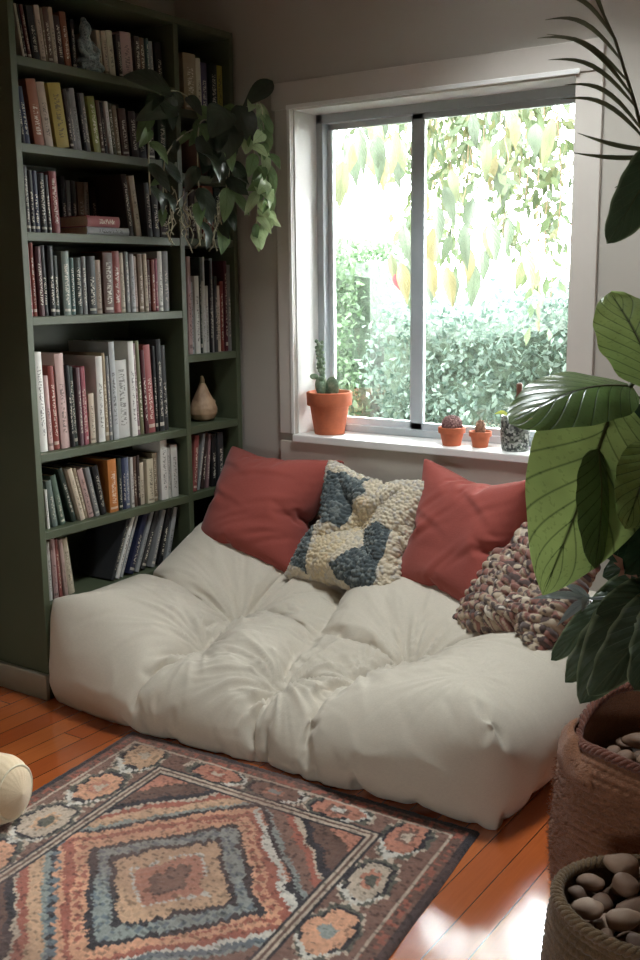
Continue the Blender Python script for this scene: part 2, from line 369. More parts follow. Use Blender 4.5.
def cover_mat(cn):
    k = 'cover ' + cn
    if k in M: return M[k]
    c = PAL[cn]; t = NT(cn.replace(' ', '_') + '_book_cover'); lum = sum(c) / 3
    oi = t.node('ShaderNodeObjectInfo'); g = t.node('ShaderNodeSeparateXYZ'); t.link(t.tc('Generated'), g.inputs[0])
    off = t.math('MULTIPLY', oi.outputs['Random'], 57.)
    hv = t.node('ShaderNodeHueSaturation'); hv.inputs['Color'].default_value = lin(c)
    t.link(t.math('MULTIPLY_ADD', oi.outputs['Random'], .5, .75), hv.inputs['Value']); t.link(t.math('MULTIPLY_ADD', t.math('FRACT', t.math('MULTIPLY', oi.outputs['Random'], 7.3)), .04, .48), hv.inputs['Hue'])
    cm = t.node('ShaderNodeCombineXYZ'); t.link(t.math('MULTIPLY', g.outputs[1], 2.5), cm.inputs[0]); t.link(t.math('ADD', t.math('MULTIPLY', g.outputs[2], 34.), off), cm.inputs[1]); t.link(off, cm.inputs[2])
    tx = t.math('GREATER_THAN', t.noise(cm.outputs[0], 1.6, 2), .53)
    def band(s, lo, hi): return t.math('MULTIPLY', t.math('GREATER_THAN', s, lo), t.math('LESS_THAN', s, hi))
    top = t.math('MULTIPLY_ADD', t.math('FRACT', t.math('MULTIPLY', oi.outputs['Random'], 13.7)), .35, .55)
    msk = t.math('MULTIPLY', t.math('MULTIPLY', band(g.outputs[1], .28, .74), t.math('GREATER_THAN', g.outputs[0], .985)), t.math('MULTIPLY', t.math('GREATER_THAN', g.outputs[2], .16), t.math('LESS_THAN', g.outputs[2], top)))
    mark = lin((225, 215, 195)) if lum < 130 else lin((60, 52, 48))
    col = t.mix(t.math('MULTIPLY', t.math('MULTIPLY', tx, msk), .75), hv.outputs[0], mark)
    b2 = t.math('MULTIPLY', band(g.outputs[2], .06, .10), t.math('MULTIPLY', t.math('GREATER_THAN', t.math('FRACT', t.math('MULTIPLY', oi.outputs['Random'], 5.1)), .5), t.math('GREATER_THAN', g.outputs[0], .985)))
    col = t.mix(t.math('MULTIPLY', b2, .6), col, mark)
    wear = t.noise(t.tc(), 40, 4); col = t.mix(t.math('MULTIPLY', wear, .25), col, tuple(x * .5 for x in lin(c)[:3]) + (1,))
    t.color(col).rough(.5, .4); M[k] = t.m; return t.m
def book_parts(root, th, h, d, cn, r):
    """spine faces +X at x=0, thickness along +Y, depth towards -X, foot at z=0"""
    bt = .0018 if h < .26 else .0024; mb = MB()
    mb.box(-d, -.002, 0, bt, 0, h); mb.box(-d, -.002, th - bt, th, 0, h)
    vs = []; n = 5; bul = min(.004, th * .18)
    for z in (0, h):
        for i in range(n + 1):
            u = i / n; vs.append((-.002 + bul * sin(pi * u), th * u, z))
        for i in range(n + 1):
            u = i / n; vs.append((-.004 + bul * sin(pi * u), bt * .5 + (th - bt) * u, z))
    q = 2 * (n + 1); fs = []
    for i in range(n):
        fs += [(i, i + 1, q + i + 1, q + i), (n + 1 + i + 1, n + 1 + i, q + n + 1 + i, q + n + 1 + i + 1), (q + i, q + i + 1, q + n + 2 + i, q + n + 1 + i), (i + 1, i, n + 1 + i, n + 2 + i)]
    mb.add(vs, fs)
    mb.build('cover', cover_mat(cn), root, smooth=True, angle=50)
    MB().box(-d + .003, -.004, bt, th - bt, .003, h - .004).build('page_block', M['paper'], root, smooth=False)
ORD = ['first', 'second', 'third', 'fourth', 'fifth', 'sixth', 'seventh', 'eighth', 'ninth', 'tenth', 'eleventh', 'twelfth', 'thirteenth', 'fourteenth', 'fifteenth', 'sixteenth', 'seventeenth', 'eighteenth', 'nineteenth', 'twentieth', 'twenty-first', 'twenty-second', 'twenty-third', 'twenty-fourth', 'twenty-fifth', 'twenty-sixth', 'twenty-seventh']
ROWS = {
'A':[(-1.038,10,161,'cream',9),(-1.026,10,161,'black',9),(-1.014,14,162,'maroon',9),(-0.998,31,161,'black',7),(-0.966,23,169,'beige',7),(-0.941,11,166,'tan',6),(-0.933,23,170,'brown',6),(-0.912,19,174,'beige',6),(-0.891,28,153,'dark brown',6),(-0.861,29,170,'brick red',6),(-0.826,16,155,'black',2),(-0.705,17,141,'cream',5),(-0.686,22,142,'beige',5),(-0.662,31,149,'cream',5),(-0.624,22,143,'dark brown',3),(-0.6,57,157,'pale pink',3),(-0.536,28,153,'dark brown',2),(-0.506,28,154,'brown',2),(-0.476,13,155,'teal',2),(-0.46,19,149,'grey',2),(-0.434,35,150,'black',2)],
'B':[(-1.064,14,181,'black',6),(-1.045,23,176,'navy',7),(-1.008,44,203,'brick red',7),(-0.965,36,199,'beige',8),(-0.923,59,201,'yellow',8),(-0.862,16,191,'dark brown',7),(-0.845,16,185,'grey',7),(-0.827,25,199,'silver',7),(-0.8,12,187,'black',7),(-0.787,21,188,'grey',7),(-0.759,35,182,'lime green',7),(-0.722,17,174,'brown',6),(-0.703,17,171,'black',6),(-0.684,17,175,'white',6),(-0.665,22,170,'olive',6),(-0.641,22,167,'tan',6),(-0.617,38,161,'brown',5),(-0.577,38,156,'dark brown',5),(-0.537,49,154,'black',4),(-0.486,40,159,'dark brown',2),(-0.439,46,153,'dark green',0)],
'C':[(-1.069,19,204,'dark grey',1),(-1.048,19,193,'black',1),(-1.028,23,194,'navy',1),(-1.003,28,188,'black',1),(-0.973,15,184,'dark grey',2),(-0.956,33,197,'brick red',2),(-0.599,28,215,'dark brown',8),(-0.569,29,210,'beige',8),(-0.512,29,190,'dark grey',4),(-0.475,35,191,'black',2),(-0.433,47,200,'dark brown',0)],
'Cb':[(-0.782,21,203,'black',0),(-0.759,21,191,'grey',0),(-0.735,22,192,'dark grey',0),(-0.707,32,189,'tan',0),(-0.674,22,191,'white',0),(-0.644,27,175,'dark brown',0),(-0.615,28,176,'dark grey',0)],
'D':[(-1.073,19,232,'pale red',1),(-1.053,15,236,'red',1),(-1.036,24,224,'maroon',1),(-1.01,20,229,'black',1),(-0.989,24,227,'charcoal',0),(-0.963,20,196,'dark green',0),(-0.933,34,210,'silver green',0),(-0.897,21,189,'teal',0),(-0.875,30,190,'dark green',0),(-0.843,21,195,'grey',0),(-0.82,40,196,'black',0),(-0.773,27,184,'beige',0),(-0.744,47,209,'brown',0),(-0.696,38,215,'orange',0),(-0.656,23,210,'cream',2),(-0.631,18,214,'grey',1),(-0.611,23,205,'silver',1),(-0.585,19,199,'pale pink',1),(-0.565,24,207,'tan',1),(-0.538,19,208,'beige',1),(-0.517,14,187,'maroon',0),(-0.501,19,188,'red',0),(-0.48,14,192,'rose',0),(-0.464,25,218,'white',0),(-0.437,31,219,'grey',0)],
'E':[(-1.060,33,333,'white',1),(-1.023,20,253,'pale pink',2),(-1.001,25,284,'red',2),(-0.97,39,323,'pale pink',2),(-0.93,16,282,'black',2),(-0.911,21,276,'dark green',2),(-0.888,17,270,'mauve',1),(-0.87,12,271,'rose',1),(-0.856,17,272,'pale red',1),(-0.832,27,176,'cream',1),(-0.798,32,303,'white',0),(-0.764,18,313,'tan',1),(-0.745,13,300,'grey',1),(-0.73,28,350,'silver',1),(-0.7,64,281,'white',1),(-0.633,29,346,'white',1),(-0.602,14,338,'mauve',2),(-0.586,19,346,'olive',2),(-0.56,19,311,'maroon',2),(-0.538,36,328,'rose',3),(-0.5,14,322,'black',1),(-0.484,25,346,'charcoal',1),(-0.456,26,322,'dark grey',1)],
'F':[(-1.058,11,136,'white',2),(-1.030,25,164,'silver green',7),(-.995,25,180,'green',11),(-0.939,21,201,'dark green',15),(-0.907,22,195,'cream',15),(-0.883,17,192,'tan',14),(-0.864,27,185,'pale pink',14),(-0.836,22,186,'grey',13),(-0.806,28,185,'black',11),(-0.762,43,194,'orange yellow',1),(-0.717,18,193,'dark green',0),(-0.696,19,190,'navy',0),(-0.676,19,190,'blue grey',0),(-0.655,14,188,'white',0),(-0.639,19,188,'brown',0),(-0.618,14,189,'dark brown',0),(-0.602,25,159,'cream',0),(-0.57,36,168,'cream',0),(-0.532,25,185,'tan',0),(-0.493,37,232,'white',0),(-0.454,20,195,'white',0),(-0.431,38,204,'white',0)],
'G':[(-1.062,16,206,'white',0),(-1.042,21,214,'pale pink',3),(-1.017,16,209,'rose',5),(-.997,16,206,'pale pink',7),(-0.974,31,204,'cream',9)],
'Gr':[(-0.779,18,236,'charcoal',-24),(-0.753,18,237,'white',-24),(-0.728,13,238,'silver',-24),(-0.692,29,239,'navy',-24),(-0.65,19,234,'silver',-24),(-0.618,25,236,'dark grey',-24),(-0.569,20,224,'grey',-20),(-0.53,26,223,'black',-18),(-0.479,26,214,'silver',-16)],
'H':[(-0.293,71,204,'tan',1),(-0.219,27,196,'cream',1),(-0.19,39,187,'purple',0),(-0.143,45,189,'dark green',0),(-0.096,40,191,'yellow',0),(-0.053,22,192,'brick red',0)],
'I':[(-0.317,26,183,'grey',0),(-0.282,38,177,'dark brown',0),(-0.236,27,186,'cream',0),(-0.201,64,201,'brick red',0),(-0.129,34,196,'dark green',0),(-0.086,35,192,'tan',0)],
'J':[(-0.31,21,371,'pale pink',0),(-0.287,15,275,'silver',0),(-0.269,27,298,'white',0),(-0.24,10,368,'dark green',0),(-0.228,16,278,'white',0),(-0.213,11,370,'silver',0),(-0.203,22,260,'white',0),(-0.183,11,357,'black',0),(-0.173,19,365,'grey',0),(-0.154,16,297,'dark grey',0),(-0.136,23,260,'cream',0),(-0.111,20,277,'red',0),(-0.092,17,356,'maroon',0),(-0.073,20,341,'grey',0)],
'K':[(-0.344,21,206,'white',-3),(-0.32,28,222,'rose',-6),(-0.29,16,226,'grey',-12),(-0.26,22,226,'dark brown',-10),(-0.229,16,218,'mauve',-8),(-0.198,29,214,'black',-4),(-0.16,36,218,'charcoal',0)],
}
INFO = {'A': (2.0965, 'top shelf of the wide bay', .15), 'B': (1.8367, 'second shelf of the wide bay', .15), 'C': (1.5645, 'third shelf of the wide bay', .16), 'Cb': (1.5645, 'third wide shelf behind flat books', .105),
 'D': (1.2963, 'fourth shelf of the wide bay', .16), 'E': (.8468, 'fifth shelf of the wide bay', .21), 'F': (.5835, 'sixth shelf of the wide bay', .15), 'G': (.33, 'lowest visible wide shelf, near end', .16),
 'Gr': (.33, 'lowest visible wide shelf, far end', .2), 'H': (2.03, 'top shelf of the narrow bay', .15), 'I': (1.5645, 'narrow shelf behind the hanging leaves', .12), 'J': (1.1268, 'narrow shelf above the gourd', .17), 'K': (.585, 'narrow shelf below the gourd', .16)}
def settle(row, lo):
    row = [list(r) for r in row]
    for i, r in enumerate(row):          # books lean on their neighbours, never through them
        if r[4] < 0: continue
        if i == 0: lim = (r[0] - lo) / (r[2] / 1000)
        else:
            q = row[i - 1]; hm = min(r[2], q[2]) / 1000
            if q[4] < 0: continue
            lim = (r[0] - (q[0] + q[1] * .93 / 1000 / cos(radians(q[4]))) + hm * sin(radians(q[4]))) / hm
        r[4] = max(0, min(r[4], math.degrees(math.asin(max(0, min(.6, lim))))))
    for i in range(len(row) - 2, -1, -1):
        r, q = row[i], row[i + 1]
        if r[4] < 0 and q[4] <= 0:
            hm = min(r[2], q[2]) / 1000; lim = (q[0] + q[1] / 1000 * (1 - 1 / cos(radians(q[4]))) - (r[0] + r[1] / 1000) + hm * sin(radians(-q[4]))) / hm
            r[4] = -max(0, min(-r[4], math.degrees(math.asin(max(0, min(.6, lim))))))
    return row
for key, row in ROWS.items():
    z, where, dep = INFO[key]; row = settle(row, YN + T + .001 if key not in 'HIJK' else YD + T + .001)
    for i, (y, th, h, cn, ln) in enumerate(row):
        th /= 1000; h /= 1000; r = random.Random(i * 31 + len(key) * 7 + int(z * 1000))
        th = max(.008, th - .0012) if abs(ln) < 3 else max(.008, th * .92 - .0005); d = dep * r.uniform(.88, 1.06); d = min(d, .25)
        x = -.175 if key == 'Cb' else (-.022 if key in 'HIJK' else -.026) - r.uniform(0, .012)
        if key == 'C' and cn == 'dark brown' and ln == 8: d = .215
        if key == 'F' and cn in ('dark green', 'orange yellow') and th > .018: d = .19
        size = 'tall' if h > .27 else ('short' if h < .172 else ('thick' if th > .034 else ('slim' if th < .017 else '')))
        lean = 'leaning ' if abs(ln) >= 5 else ''
        kind = r.choice(['paperback', 'book', 'hardback']) if th > .012 else 'thin book'
        o = thing('book', ' '.join(f"{size} {lean}{cn} {kind}, {ORD[i]} from the near end, {where}".split()), 'book', group='books on the ' + where)
        ar = radians(ln)
        o.rotation_euler = (ar, 0, 0)
        # rotation about +X by +a takes the top towards -Y
        py = y if ln >= 0 else y + th
        o.location = (x, py, z + .0008)
        if ln < 0: o.location = (x, py - th * cos(ar), z + .0008 - th * sin(ar))
        book_parts(o, th, h, d, cn, r)
# flat stack on the third shelf
def flat_book(label, y0, L, w, th, z, cn, x=-.02, rz=0):
    o = thing('book', label, 'book', (x, y0 + L, z), (pi / 2, 0, rz), 'flat books on the third wide shelf')
    book_parts(o, th, L, w, cn, None); return o
flat_book('pale grey book lying flat, bottom one of the two flat books', -.818, .20, .145, .026, 1.5653, 'silver')
flat_book('pink and white spined book lying flat on the pale grey one', -.815, .152, .14, .036, 1.5921, 'pale red')
def densify(o, levels):
    m = o.modifiers.new('s', 'SUBSURF'); m.levels = levels; m.render_levels = levels
    me = bpy.data.meshes.new_from_object(o.evaluated_get(bpy.context.evaluated_depsgraph_get())); o.modifiers.clear(); old = o.data; o.data = me; bpy.data.meshes.remove(old)
def hsh(a, b, s=0):
    v = np.sin(a * 127.1 + b * 311.7 + s * 74.7) * 43758.5453; return v - np.floor(v)
def vnoise(x, y, s=0):
    xi, yi = np.floor(x), np.floor(y); fx, fy = x - xi, y - yi; fx = fx * fx * (3 - 2 * fx); fy = fy * fy * (3 - 2 * fy)
    return (hsh(xi, yi, s) * (1 - fx) + hsh(xi + 1, yi, s) * fx) * (1 - fy) + (hsh(xi, yi + 1, s) * (1 - fx) + hsh(xi + 1, yi + 1, s) * fx) * fy
# ------------------------------------------------------------------ ornaments on the shelves
def remesh_mb(mb, name, mat, parent, vox, smooth_it=3, loc=None):
    o = mb.build(name, mat, parent, loc=loc)
    m = o.modifiers.new('r', 'REMESH'); m.mode = 'VOXEL'; m.voxel_size = vox; m.use_smooth_shade = True
    s = o.modifiers.new('s', 'SMOOTH'); s.iterations = smooth_it; s.factor = .6
    dg = bpy.context.evaluated_depsgraph_get(); me = bpy.data.meshes.new_from_object(o.evaluated_get(dg)); o.modifiers.clear(); old = o.data; o.data = me; bpy.data.meshes.remove(old); return o
def m_statue():
    t = NT('blue_white_glaze'); n = t.noise(t.tc(), 55, 4, .7, 1); n2 = t.noise(t.tc(), 16, 3)
    c = t.ramp(n, [(.42, (70, 92, 100)), (.52, (168, 184, 180)), (.62, (96, 120, 128))]); c = t.mix(t.math('MULTIPLY', n2, .5), c, lin((60, 76, 80)))
    t.color(c).rough(.3); t.bump(n, .4, .004); return t.m
M['statue'] = m_statue()
st = thing('ceramic_statuette', 'blue and white glazed seated figure statuette among the top shelf books', 'figurine', (-.05, -.752, 2.0973)); st.scale = (.88, .88, .9)
mb = MB()
mb.ball((0, 0, .028), .05, sc=(.85, 1.15, .6)); mb.ball((0, .012, .05), .042, sc=(.85, 1.1, .8)); mb.ball((0, -.005, .095), .034, sc=(.8, .9, 1.3)); mb.ball((.008, -.008, .152), .027, sc=(.9, .9, 1.1))
mb.ball((.0, -.008, .182), .013, sc=(1, 1, 1.1)); mb.tube([(.0, -.035, .11), (.02, -.045, .075), (.035, -.02, .05)], [.012, .011, .009]); mb.tube([(.0, .025, .11), (.02, .042, .08), (.035, .02, .05)], [.012, .011, .009])
mb.tube([(.02, -.05, .02), (.042, -.01, .025), (.03, .03, .02)], .016); mb.tube([(.02, .055, .02), (.042, .015, .025), (.03, -.03, .02)], .016)
remesh_mb(mb, 'figure', M['statue'], st, .004)
mb = MB(); mb.lathe([(.052, 0), (.054, .004), (.052, .012), (.046, .016)], 24); mb.build('base', M['statue'], st)

gd = thing('gourd', 'dried tan gourd with a pointed neck on the narrow shelf', 'gourd', (-.09, -.170, .8502))
def m_gourd():
    t = NT('dried_gourd_skin'); n = t.noise(t.tc(), 14, 4, .6); t.color(t.ramp(n, [(.3, (120, 92, 68)), (.55, (168, 138, 108)), (.8, (186, 158, 126))])).rough(.6); t.bump(n, .3, .004); return t.m
M['gourd'] = m_gourd()
mb = MB(); mb.lathe([(.022, .0), (.045, .008), (.056, .03), (.056, .05), (.047, .075), (.034, .1), (.024, .122), (.017, .14), (.012, .152)], 32, wob=lambda a, z: 1 + .05 * sin(3 * a) + .03 * sin(7 * a + 40 * z))
mb.tube([(.0, .045, .05), (0, .062, .065), (0, .074, .076)], [.02, .013, .006])
remesh_mb(mb, 'body', M['gourd'], gd, .003)
MB().tube([(0, 0, .148), (.001, .001, .165), (.0, -.002, .18)], [.011, .009, .006]).build('neck_tip', plain('pale_gourd_tip', (196, 180, 152), .7), gd)
dv = thing('dried_flower_vase', 'small dark vase of pale dried flowers behind the gourd', 'vase', (-.17, -.27, .8502))
MB().lathe([(.02, 0), (.032, .012), (.036, .04), (.028, .07), (.016, .088), (.018, .096), (.014, .096), (.012, .085)], 24).build('vase', M['dark_pot'], dv)
mb = MB(); mb2 = MB()
for k in range(9):
    a = k * 2.4; e = (.03 * cos(a) * (k / 9 + .3), .03 * sin(a) * (k / 9 + .3), .15 + .015 * sin(k * 3)); mb.tube([(0, 0, .08), (e[0] * .5, e[1] * .5, .12), e], .0012, 5)
    for q in range(7):
        d = Vector((rnd.uniform(-1, 1), rnd.uniform(-1, 1), rnd.uniform(-.4, 1))).normalized(); mb2.leaf(Vector(e), Vector(e) + d * .016, d.orthogonal(), .005, nv=4, nu=2)
mb.build('stems', plain('dry_stem', (110, 96, 70), .9), dv); mb2.build('flower_heads', plain('pale_dried_petals', (186, 186, 176), .9), dv)

# ------------------------------------------------------------------ cloth shapes: relaxed with the cloth solver
def sim_cloth(o, frames, conf, pins=None):
    if pins is not None:
        o.shape_key_add(name='Basis'); sk = o.shape_key_add(name='t'); g = o.vertex_groups.new(name='pin')
        for v, (co, w) in pins.items(): sk.data[v].co = co; g.add([v], w, 'REPLACE')
        sk.value = 0; sk.keyframe_insert('value', frame=1); sk.value = 1; sk.keyframe_insert('value', frame=16)
    m = o.modifiers.new('c', 'CLOTH'); s = m.settings; ce = m.collision_settings; ce.use_collision = False; ce.use_self_collision = False
    if pins is not None: s.vertex_group_mass = 'pin'; s.pin_stiffness = 3
    for k, v in conf.items():
        if k == 'gravity': s.effector_weights.gravity = v
        else: setattr(s, k, v)
    SC.frame_start = 1; SC.frame_end = frames + 4; m.point_cache.frame_start = 1; m.point_cache.frame_end = frames + 4
    for f in range(1, frames + 1): SC.frame_set(f)
    me = bpy.data.meshes.new_from_object(o.evaluated_get(bpy.context.evaluated_depsgraph_get()))
    o.modifiers.clear()
    if o.data.shape_keys: o.shape_key_clear()
    o.vertex_groups.clear(); old = o.data; o.data = me; bpy.data.meshes.remove(old); SC.frame_set(1)
    me.polygons.foreach_set('use_smooth', [True] * len(me.polygons)); return o
def box_cloth(name, L, W, H, nx, ny, nz):
    ids = {}; vl = []; fs = []
    def vid(i, j, k):
        if (i, j, k) not in ids: ids[(i, j, k)] = len(vl); vl.append((i / nx * L, -W + j / ny * W, k / nz * H))
        return ids[(i, j, k)]
    for i in range(nx):
        for j in range(ny):
            fs.append([vid(i, j, nz), vid(i + 1, j, nz), vid(i + 1, j + 1, nz), vid(i, j + 1, nz)]); fs.append([vid(i, j, 0), vid(i, j + 1, 0), vid(i + 1, j + 1, 0), vid(i + 1, j, 0)])
    for k in range(nz):
        for i in range(nx):
            fs.append([vid(i, 0, k), vid(i + 1, 0, k), vid(i + 1, 0, k + 1), vid(i, 0, k + 1)]); fs.append([vid(i, ny, k), vid(i, ny, k + 1), vid(i + 1, ny, k + 1), vid(i + 1, ny, k)])
        for j in range(ny):
            fs.append([vid(0, j, k), vid(0, j, k + 1), vid(0, j + 1, k + 1), vid(0, j + 1, k)]); fs.append([vid(nx, j, k), vid(nx, j + 1, k), vid(nx, j + 1, k + 1), vid(nx, j, k + 1)])
    me = bpy.data.meshes.new(name); me.from_pydata(vl, [], fs); me.update(); o = bpy.data.objects.new(name, me); COL.objects.link(o); return o, ids
def make_futon():
    L, W, H = 1.64, 1.04, .36; nx, ny, nz = 132, 84, 20
    o, V = box_cloth('mattress', L, W, H, nx, ny, nz); me = o.data
    tufts = [(.40, -.56, .17), (.47, -.83, .18), (.86, -.93, .15), (1.14, -.63, .17), (1.07, -.79, .17)]
    seam = [(.63, -.12, .27), (.75, -.50, .22), (.86, -.93, .17)]; pins = {}
    for v in me.vertices:
        x, y = v.co.x, v.co.y; u = x / L; w = -y / W; mid = exp(-((u - .56) / .25) ** 2)
        bk = exp(-((u - .36) / .20) ** 2) * max(0, 1 - w * 1.6); lf = exp(-(u / .14) ** 2); v.co.z *= (.36 - .045 * u - .10 * mid * (.35 + .65 * w) - .06 * bk + (.035 + .15 * (1 - w)) * lf) / .36
    for (i, j, k), v in V.items():
        x, y, z = me.vertices[v].co
        if k == 0 and .06 < x < L - .06 and -W + .06 < y < -.06: pins[v] = ((x, y, 0.002), 1.)
        if k == nz:
            for tx, ty, tz in tufts:
                if hypot(x - tx, y - ty) < .013: pins[v] = ((x + (tx - x) * .5, y + (ty - y) * .5, tz), 1.)
            for a, b in zip(seam, seam[1:]):
                dx, dy = b[0] - a[0], b[1] - a[1]; t = ((x - a[0]) * dx + (y - a[1]) * dy) / (dx * dx + dy * dy)
                if 0 <= t <= 1 and abs((x - a[0]) * dy - (y - a[1]) * dx) / hypot(dx, dy) < .008: pins[v] = ((x, y, a[2] + (b[2] - a[2]) * t), .25)
    return sim_cloth(o, 36, dict(quality=5, mass=.05, air_damping=2, tension_stiffness=25, compression_stiffness=12, shear_stiffness=6, bending_stiffness=.06, tension_damping=10, compression_damping=10,
        shear_damping=8, use_pressure=True, uniform_pressure_force=9, shrink_min=-.12, gravity=.5), pins)
fu = thing('floor_futon', 'large cream tufted floor futon in the corner below the window', 'futon', (.006, -.022, .0))
FM = make_futon(); densify(FM, 1); FM.name = 'mattress'; FM.parent = fu; FM.data.materials.append(M['futon'])
co = np.empty(len(FM.data.vertices) * 3, dtype=np.float32); FM.data.vertices.foreach_get('co', co); co = co.reshape(-1, 3)
for tx, ty, amp, sd in ((.40, -.56, 1, 1), (.47, -.83, .9, 2), (.86, -.93, 1.2, 3), (1.14, -.63, 1.1, 4), (1.07, -.79, .8, 5), (1.50, -.92, .3, 6)):   # gathers running out from each tuft
    dx, dy = co[:, 0] - tx, co[:, 1] - ty; r_ = np.hypot(dx, dy); th = np.arctan2(dy, dx); sgn = vnoise((th + 4) * 4.2 + sd * 9, r_ * 3 + sd, sd) * 2 - 1
    sg2 = vnoise((th + 4) * 8.5 + sd * 5, r_ * 5 + sd, sd + 40) * 2 - 1; rid = (1 - np.abs(sgn)) ** 3 + .45 * (1 - np.abs(sg2)) ** 4
    co[:, 2] += np.where(co[:, 2] > .08, .022 * amp * (rid - .3) * np.exp(-(r_ / .22) ** 2) * np.clip(r_ / .06, 0, 1), 0)
lo = np.exp(-((co[:, 2] - .13) / .08) ** 2) * (co[:, 1] < -.98); co[:, 1] += -.006 * lo * ((1 - np.abs(vnoise(co[:, 0] * 7 + co[:, 2] * 6, co[:, 2] * 9 - co[:, 0] * 2, 31) * 2 - 1)) ** 3 - .3)
# keep the mattress out of the wall and the shelf fronts it leans against
co[:, 1] = np.minimum(co[:, 1], .0); co[:, 0] = np.maximum(co[:, 0], -.001); co[:, 2] = np.maximum(co[:, 2], .001)
FM.data.vertices.foreach_set('co', co.ravel()); FM.data.update()
FM.data.polygons.foreach_set('use_smooth', [True] * len(FM.data.polygons))

def square_pillow(name, S, n=46, frames=26, press=5, dent=None, shrink=-.06, bend=.12):
    o, V = box_cloth(name, S, S, .03, n, n, 2)
    for v in o.data.vertices: v.co.x -= S / 2; v.co.y += S / 2; v.co.z -= .015
    pins = None
    if dent:
        pins = {}
        for (i, j, k), v in V.items():
            x, y, z = o.data.vertices[v].co
            for dx, dy, dz, rr in dent:
                if hypot(x - dx, y - dy) < rr and k == 2: pins[v] = ((x, y, dz), 1.)
                if hypot(x - dx, y - dy) < rr and k == 0: pins[v] = ((x, y, -.05), 1.)
    return sim_cloth(o, frames, dict(quality=5, mass=.05, air_damping=2, tension_stiffness=20, compression_stiffness=10, shear_stiffness=6, bending_stiffness=bend, tension_damping=8, compression_damping=8,
        shear_damping=6, use_pressure=True, uniform_pressure_force=press, shrink_min=shrink, gravity=0.), pins), V
def pose(o, c, yaw, lean, roll=0):
    o.matrix_world = Matrix.Translation(c) @ Matrix.Rotation(radians(yaw), 4, 'Z') @ Matrix.Rotation(radians(90 - lean), 4, 'X') @ Matrix.Rotation(radians(roll), 4, 'Z')
def seam_tube(me, n, S, r=.003):
    return None
def bend_pillow(o, sag=.0, slump=.0, push=None):
    me = o.data; co = np.empty(len(me.vertices) * 3, dtype=np.float32); me.vertices.foreach_get('co', co); co = co.reshape(-1, 3)
    x, y, z = co[:, 0].copy(), co[:, 1].copy(), co[:, 2].copy()
    co[:, 2] = z + sag * (x ** 2 * 4 - .1) + slump * (y + .2) ** 2
    if push:   # shallow hand-made creases in the linen
        for k in range(9):
            r = random.Random(push * 50 + k); cx, cy, an, ln, dp = r.uniform(-.16, .16), r.uniform(-.14, .16), r.uniform(-.5, .9), r.uniform(.05, .11), r.uniform(.004, .008)
            a = (x - cx) * cos(an) + (y - cy) * sin(an); b = -(x - cx) * sin(an) + (y - cy) * cos(an) + .9 * a * a
            co[:, 2] += np.where(z > 0, dp * np.exp(-(a / ln) ** 2) * (np.exp(-((b - .012) / .012) ** 2) - np.exp(-(b / .013) ** 2)), 0)
    low = np.clip((-.05 - y) / .2, 0, 1); co[:, 2] = co[:, 2] * (1 + .25 * low); co[:, 1] = y + .02 * low
    me.vertices.foreach_set('co', co.ravel()); me.update()
P0, PV = square_pillow('cover', .53, press=6, shrink=-.07, bend=.2)
P0.data.materials.append(M['red'])
P1 = P0.copy(); P1.data = P0.data.copy(); COL.objects.link(P1)
bend_pillow(P0, -.15, -.25, 1); bend_pillow(P1, .2, .15, 2)
def red_pillow(mesh_obj, label, c, yaw, lean, roll):
    t = thing('cushion', label, 'cushion', group='rust red linen cushions'); pose(t, c, yaw, lean, roll)
    mesh_obj.parent = t; mesh_obj.name = 'cover'; s = mesh_obj.modifiers.new('s', 'SUBSURF'); s.levels = 1; s.render_levels = 1; return t
red_pillow(P0, 'rust red linen cushion in the corner beside the bookcase', (.228, -.22, .52), 3, 26, -2)
red_pillow(P1, 'rust red linen cushion between the nubbly and the knitted cushion', (1.145, -.24, .505), -20, 24, 1)

def get(me):
    n = len(me.vertices); co = np.empty(n * 3, dtype=np.float32); me.vertices.foreach_get('co', co); no = np.empty(n * 3, dtype=np.float32); me.vertices.foreach_get('normal', no); return co.reshape(-1, 3), no.reshape(-1, 3)
def worley(x, y, s=0):
    xi, yi = np.floor(x), np.floor(y); best = np.full(x.shape, 9.); idv = np.zeros(x.shape)
    for dx in (-1, 0, 1):
        for dy in (-1, 0, 1):
            cx, cy = xi + dx, yi + dy; px = cx + hsh(cx, cy, s); py = cy + hsh(cx, cy, s + 3); d = (x - px) ** 2 + (y - py) ** 2
            m = d < best; best = np.where(m, d, best); idv = np.where(m, hsh(cx, cy, s + 9), idv)
    return np.sqrt(best), idv
def set_col(me, rgb):
    a = me.color_attributes.new('Col', 'FLOAT_COLOR', 'POINT'); c = np.ones((len(me.vertices), 4), dtype=np.float32); c[:, :3] = rgb; a.data.foreach_set('color', c.ravel())
def L3(c): return np.array(lin(c)[:3])
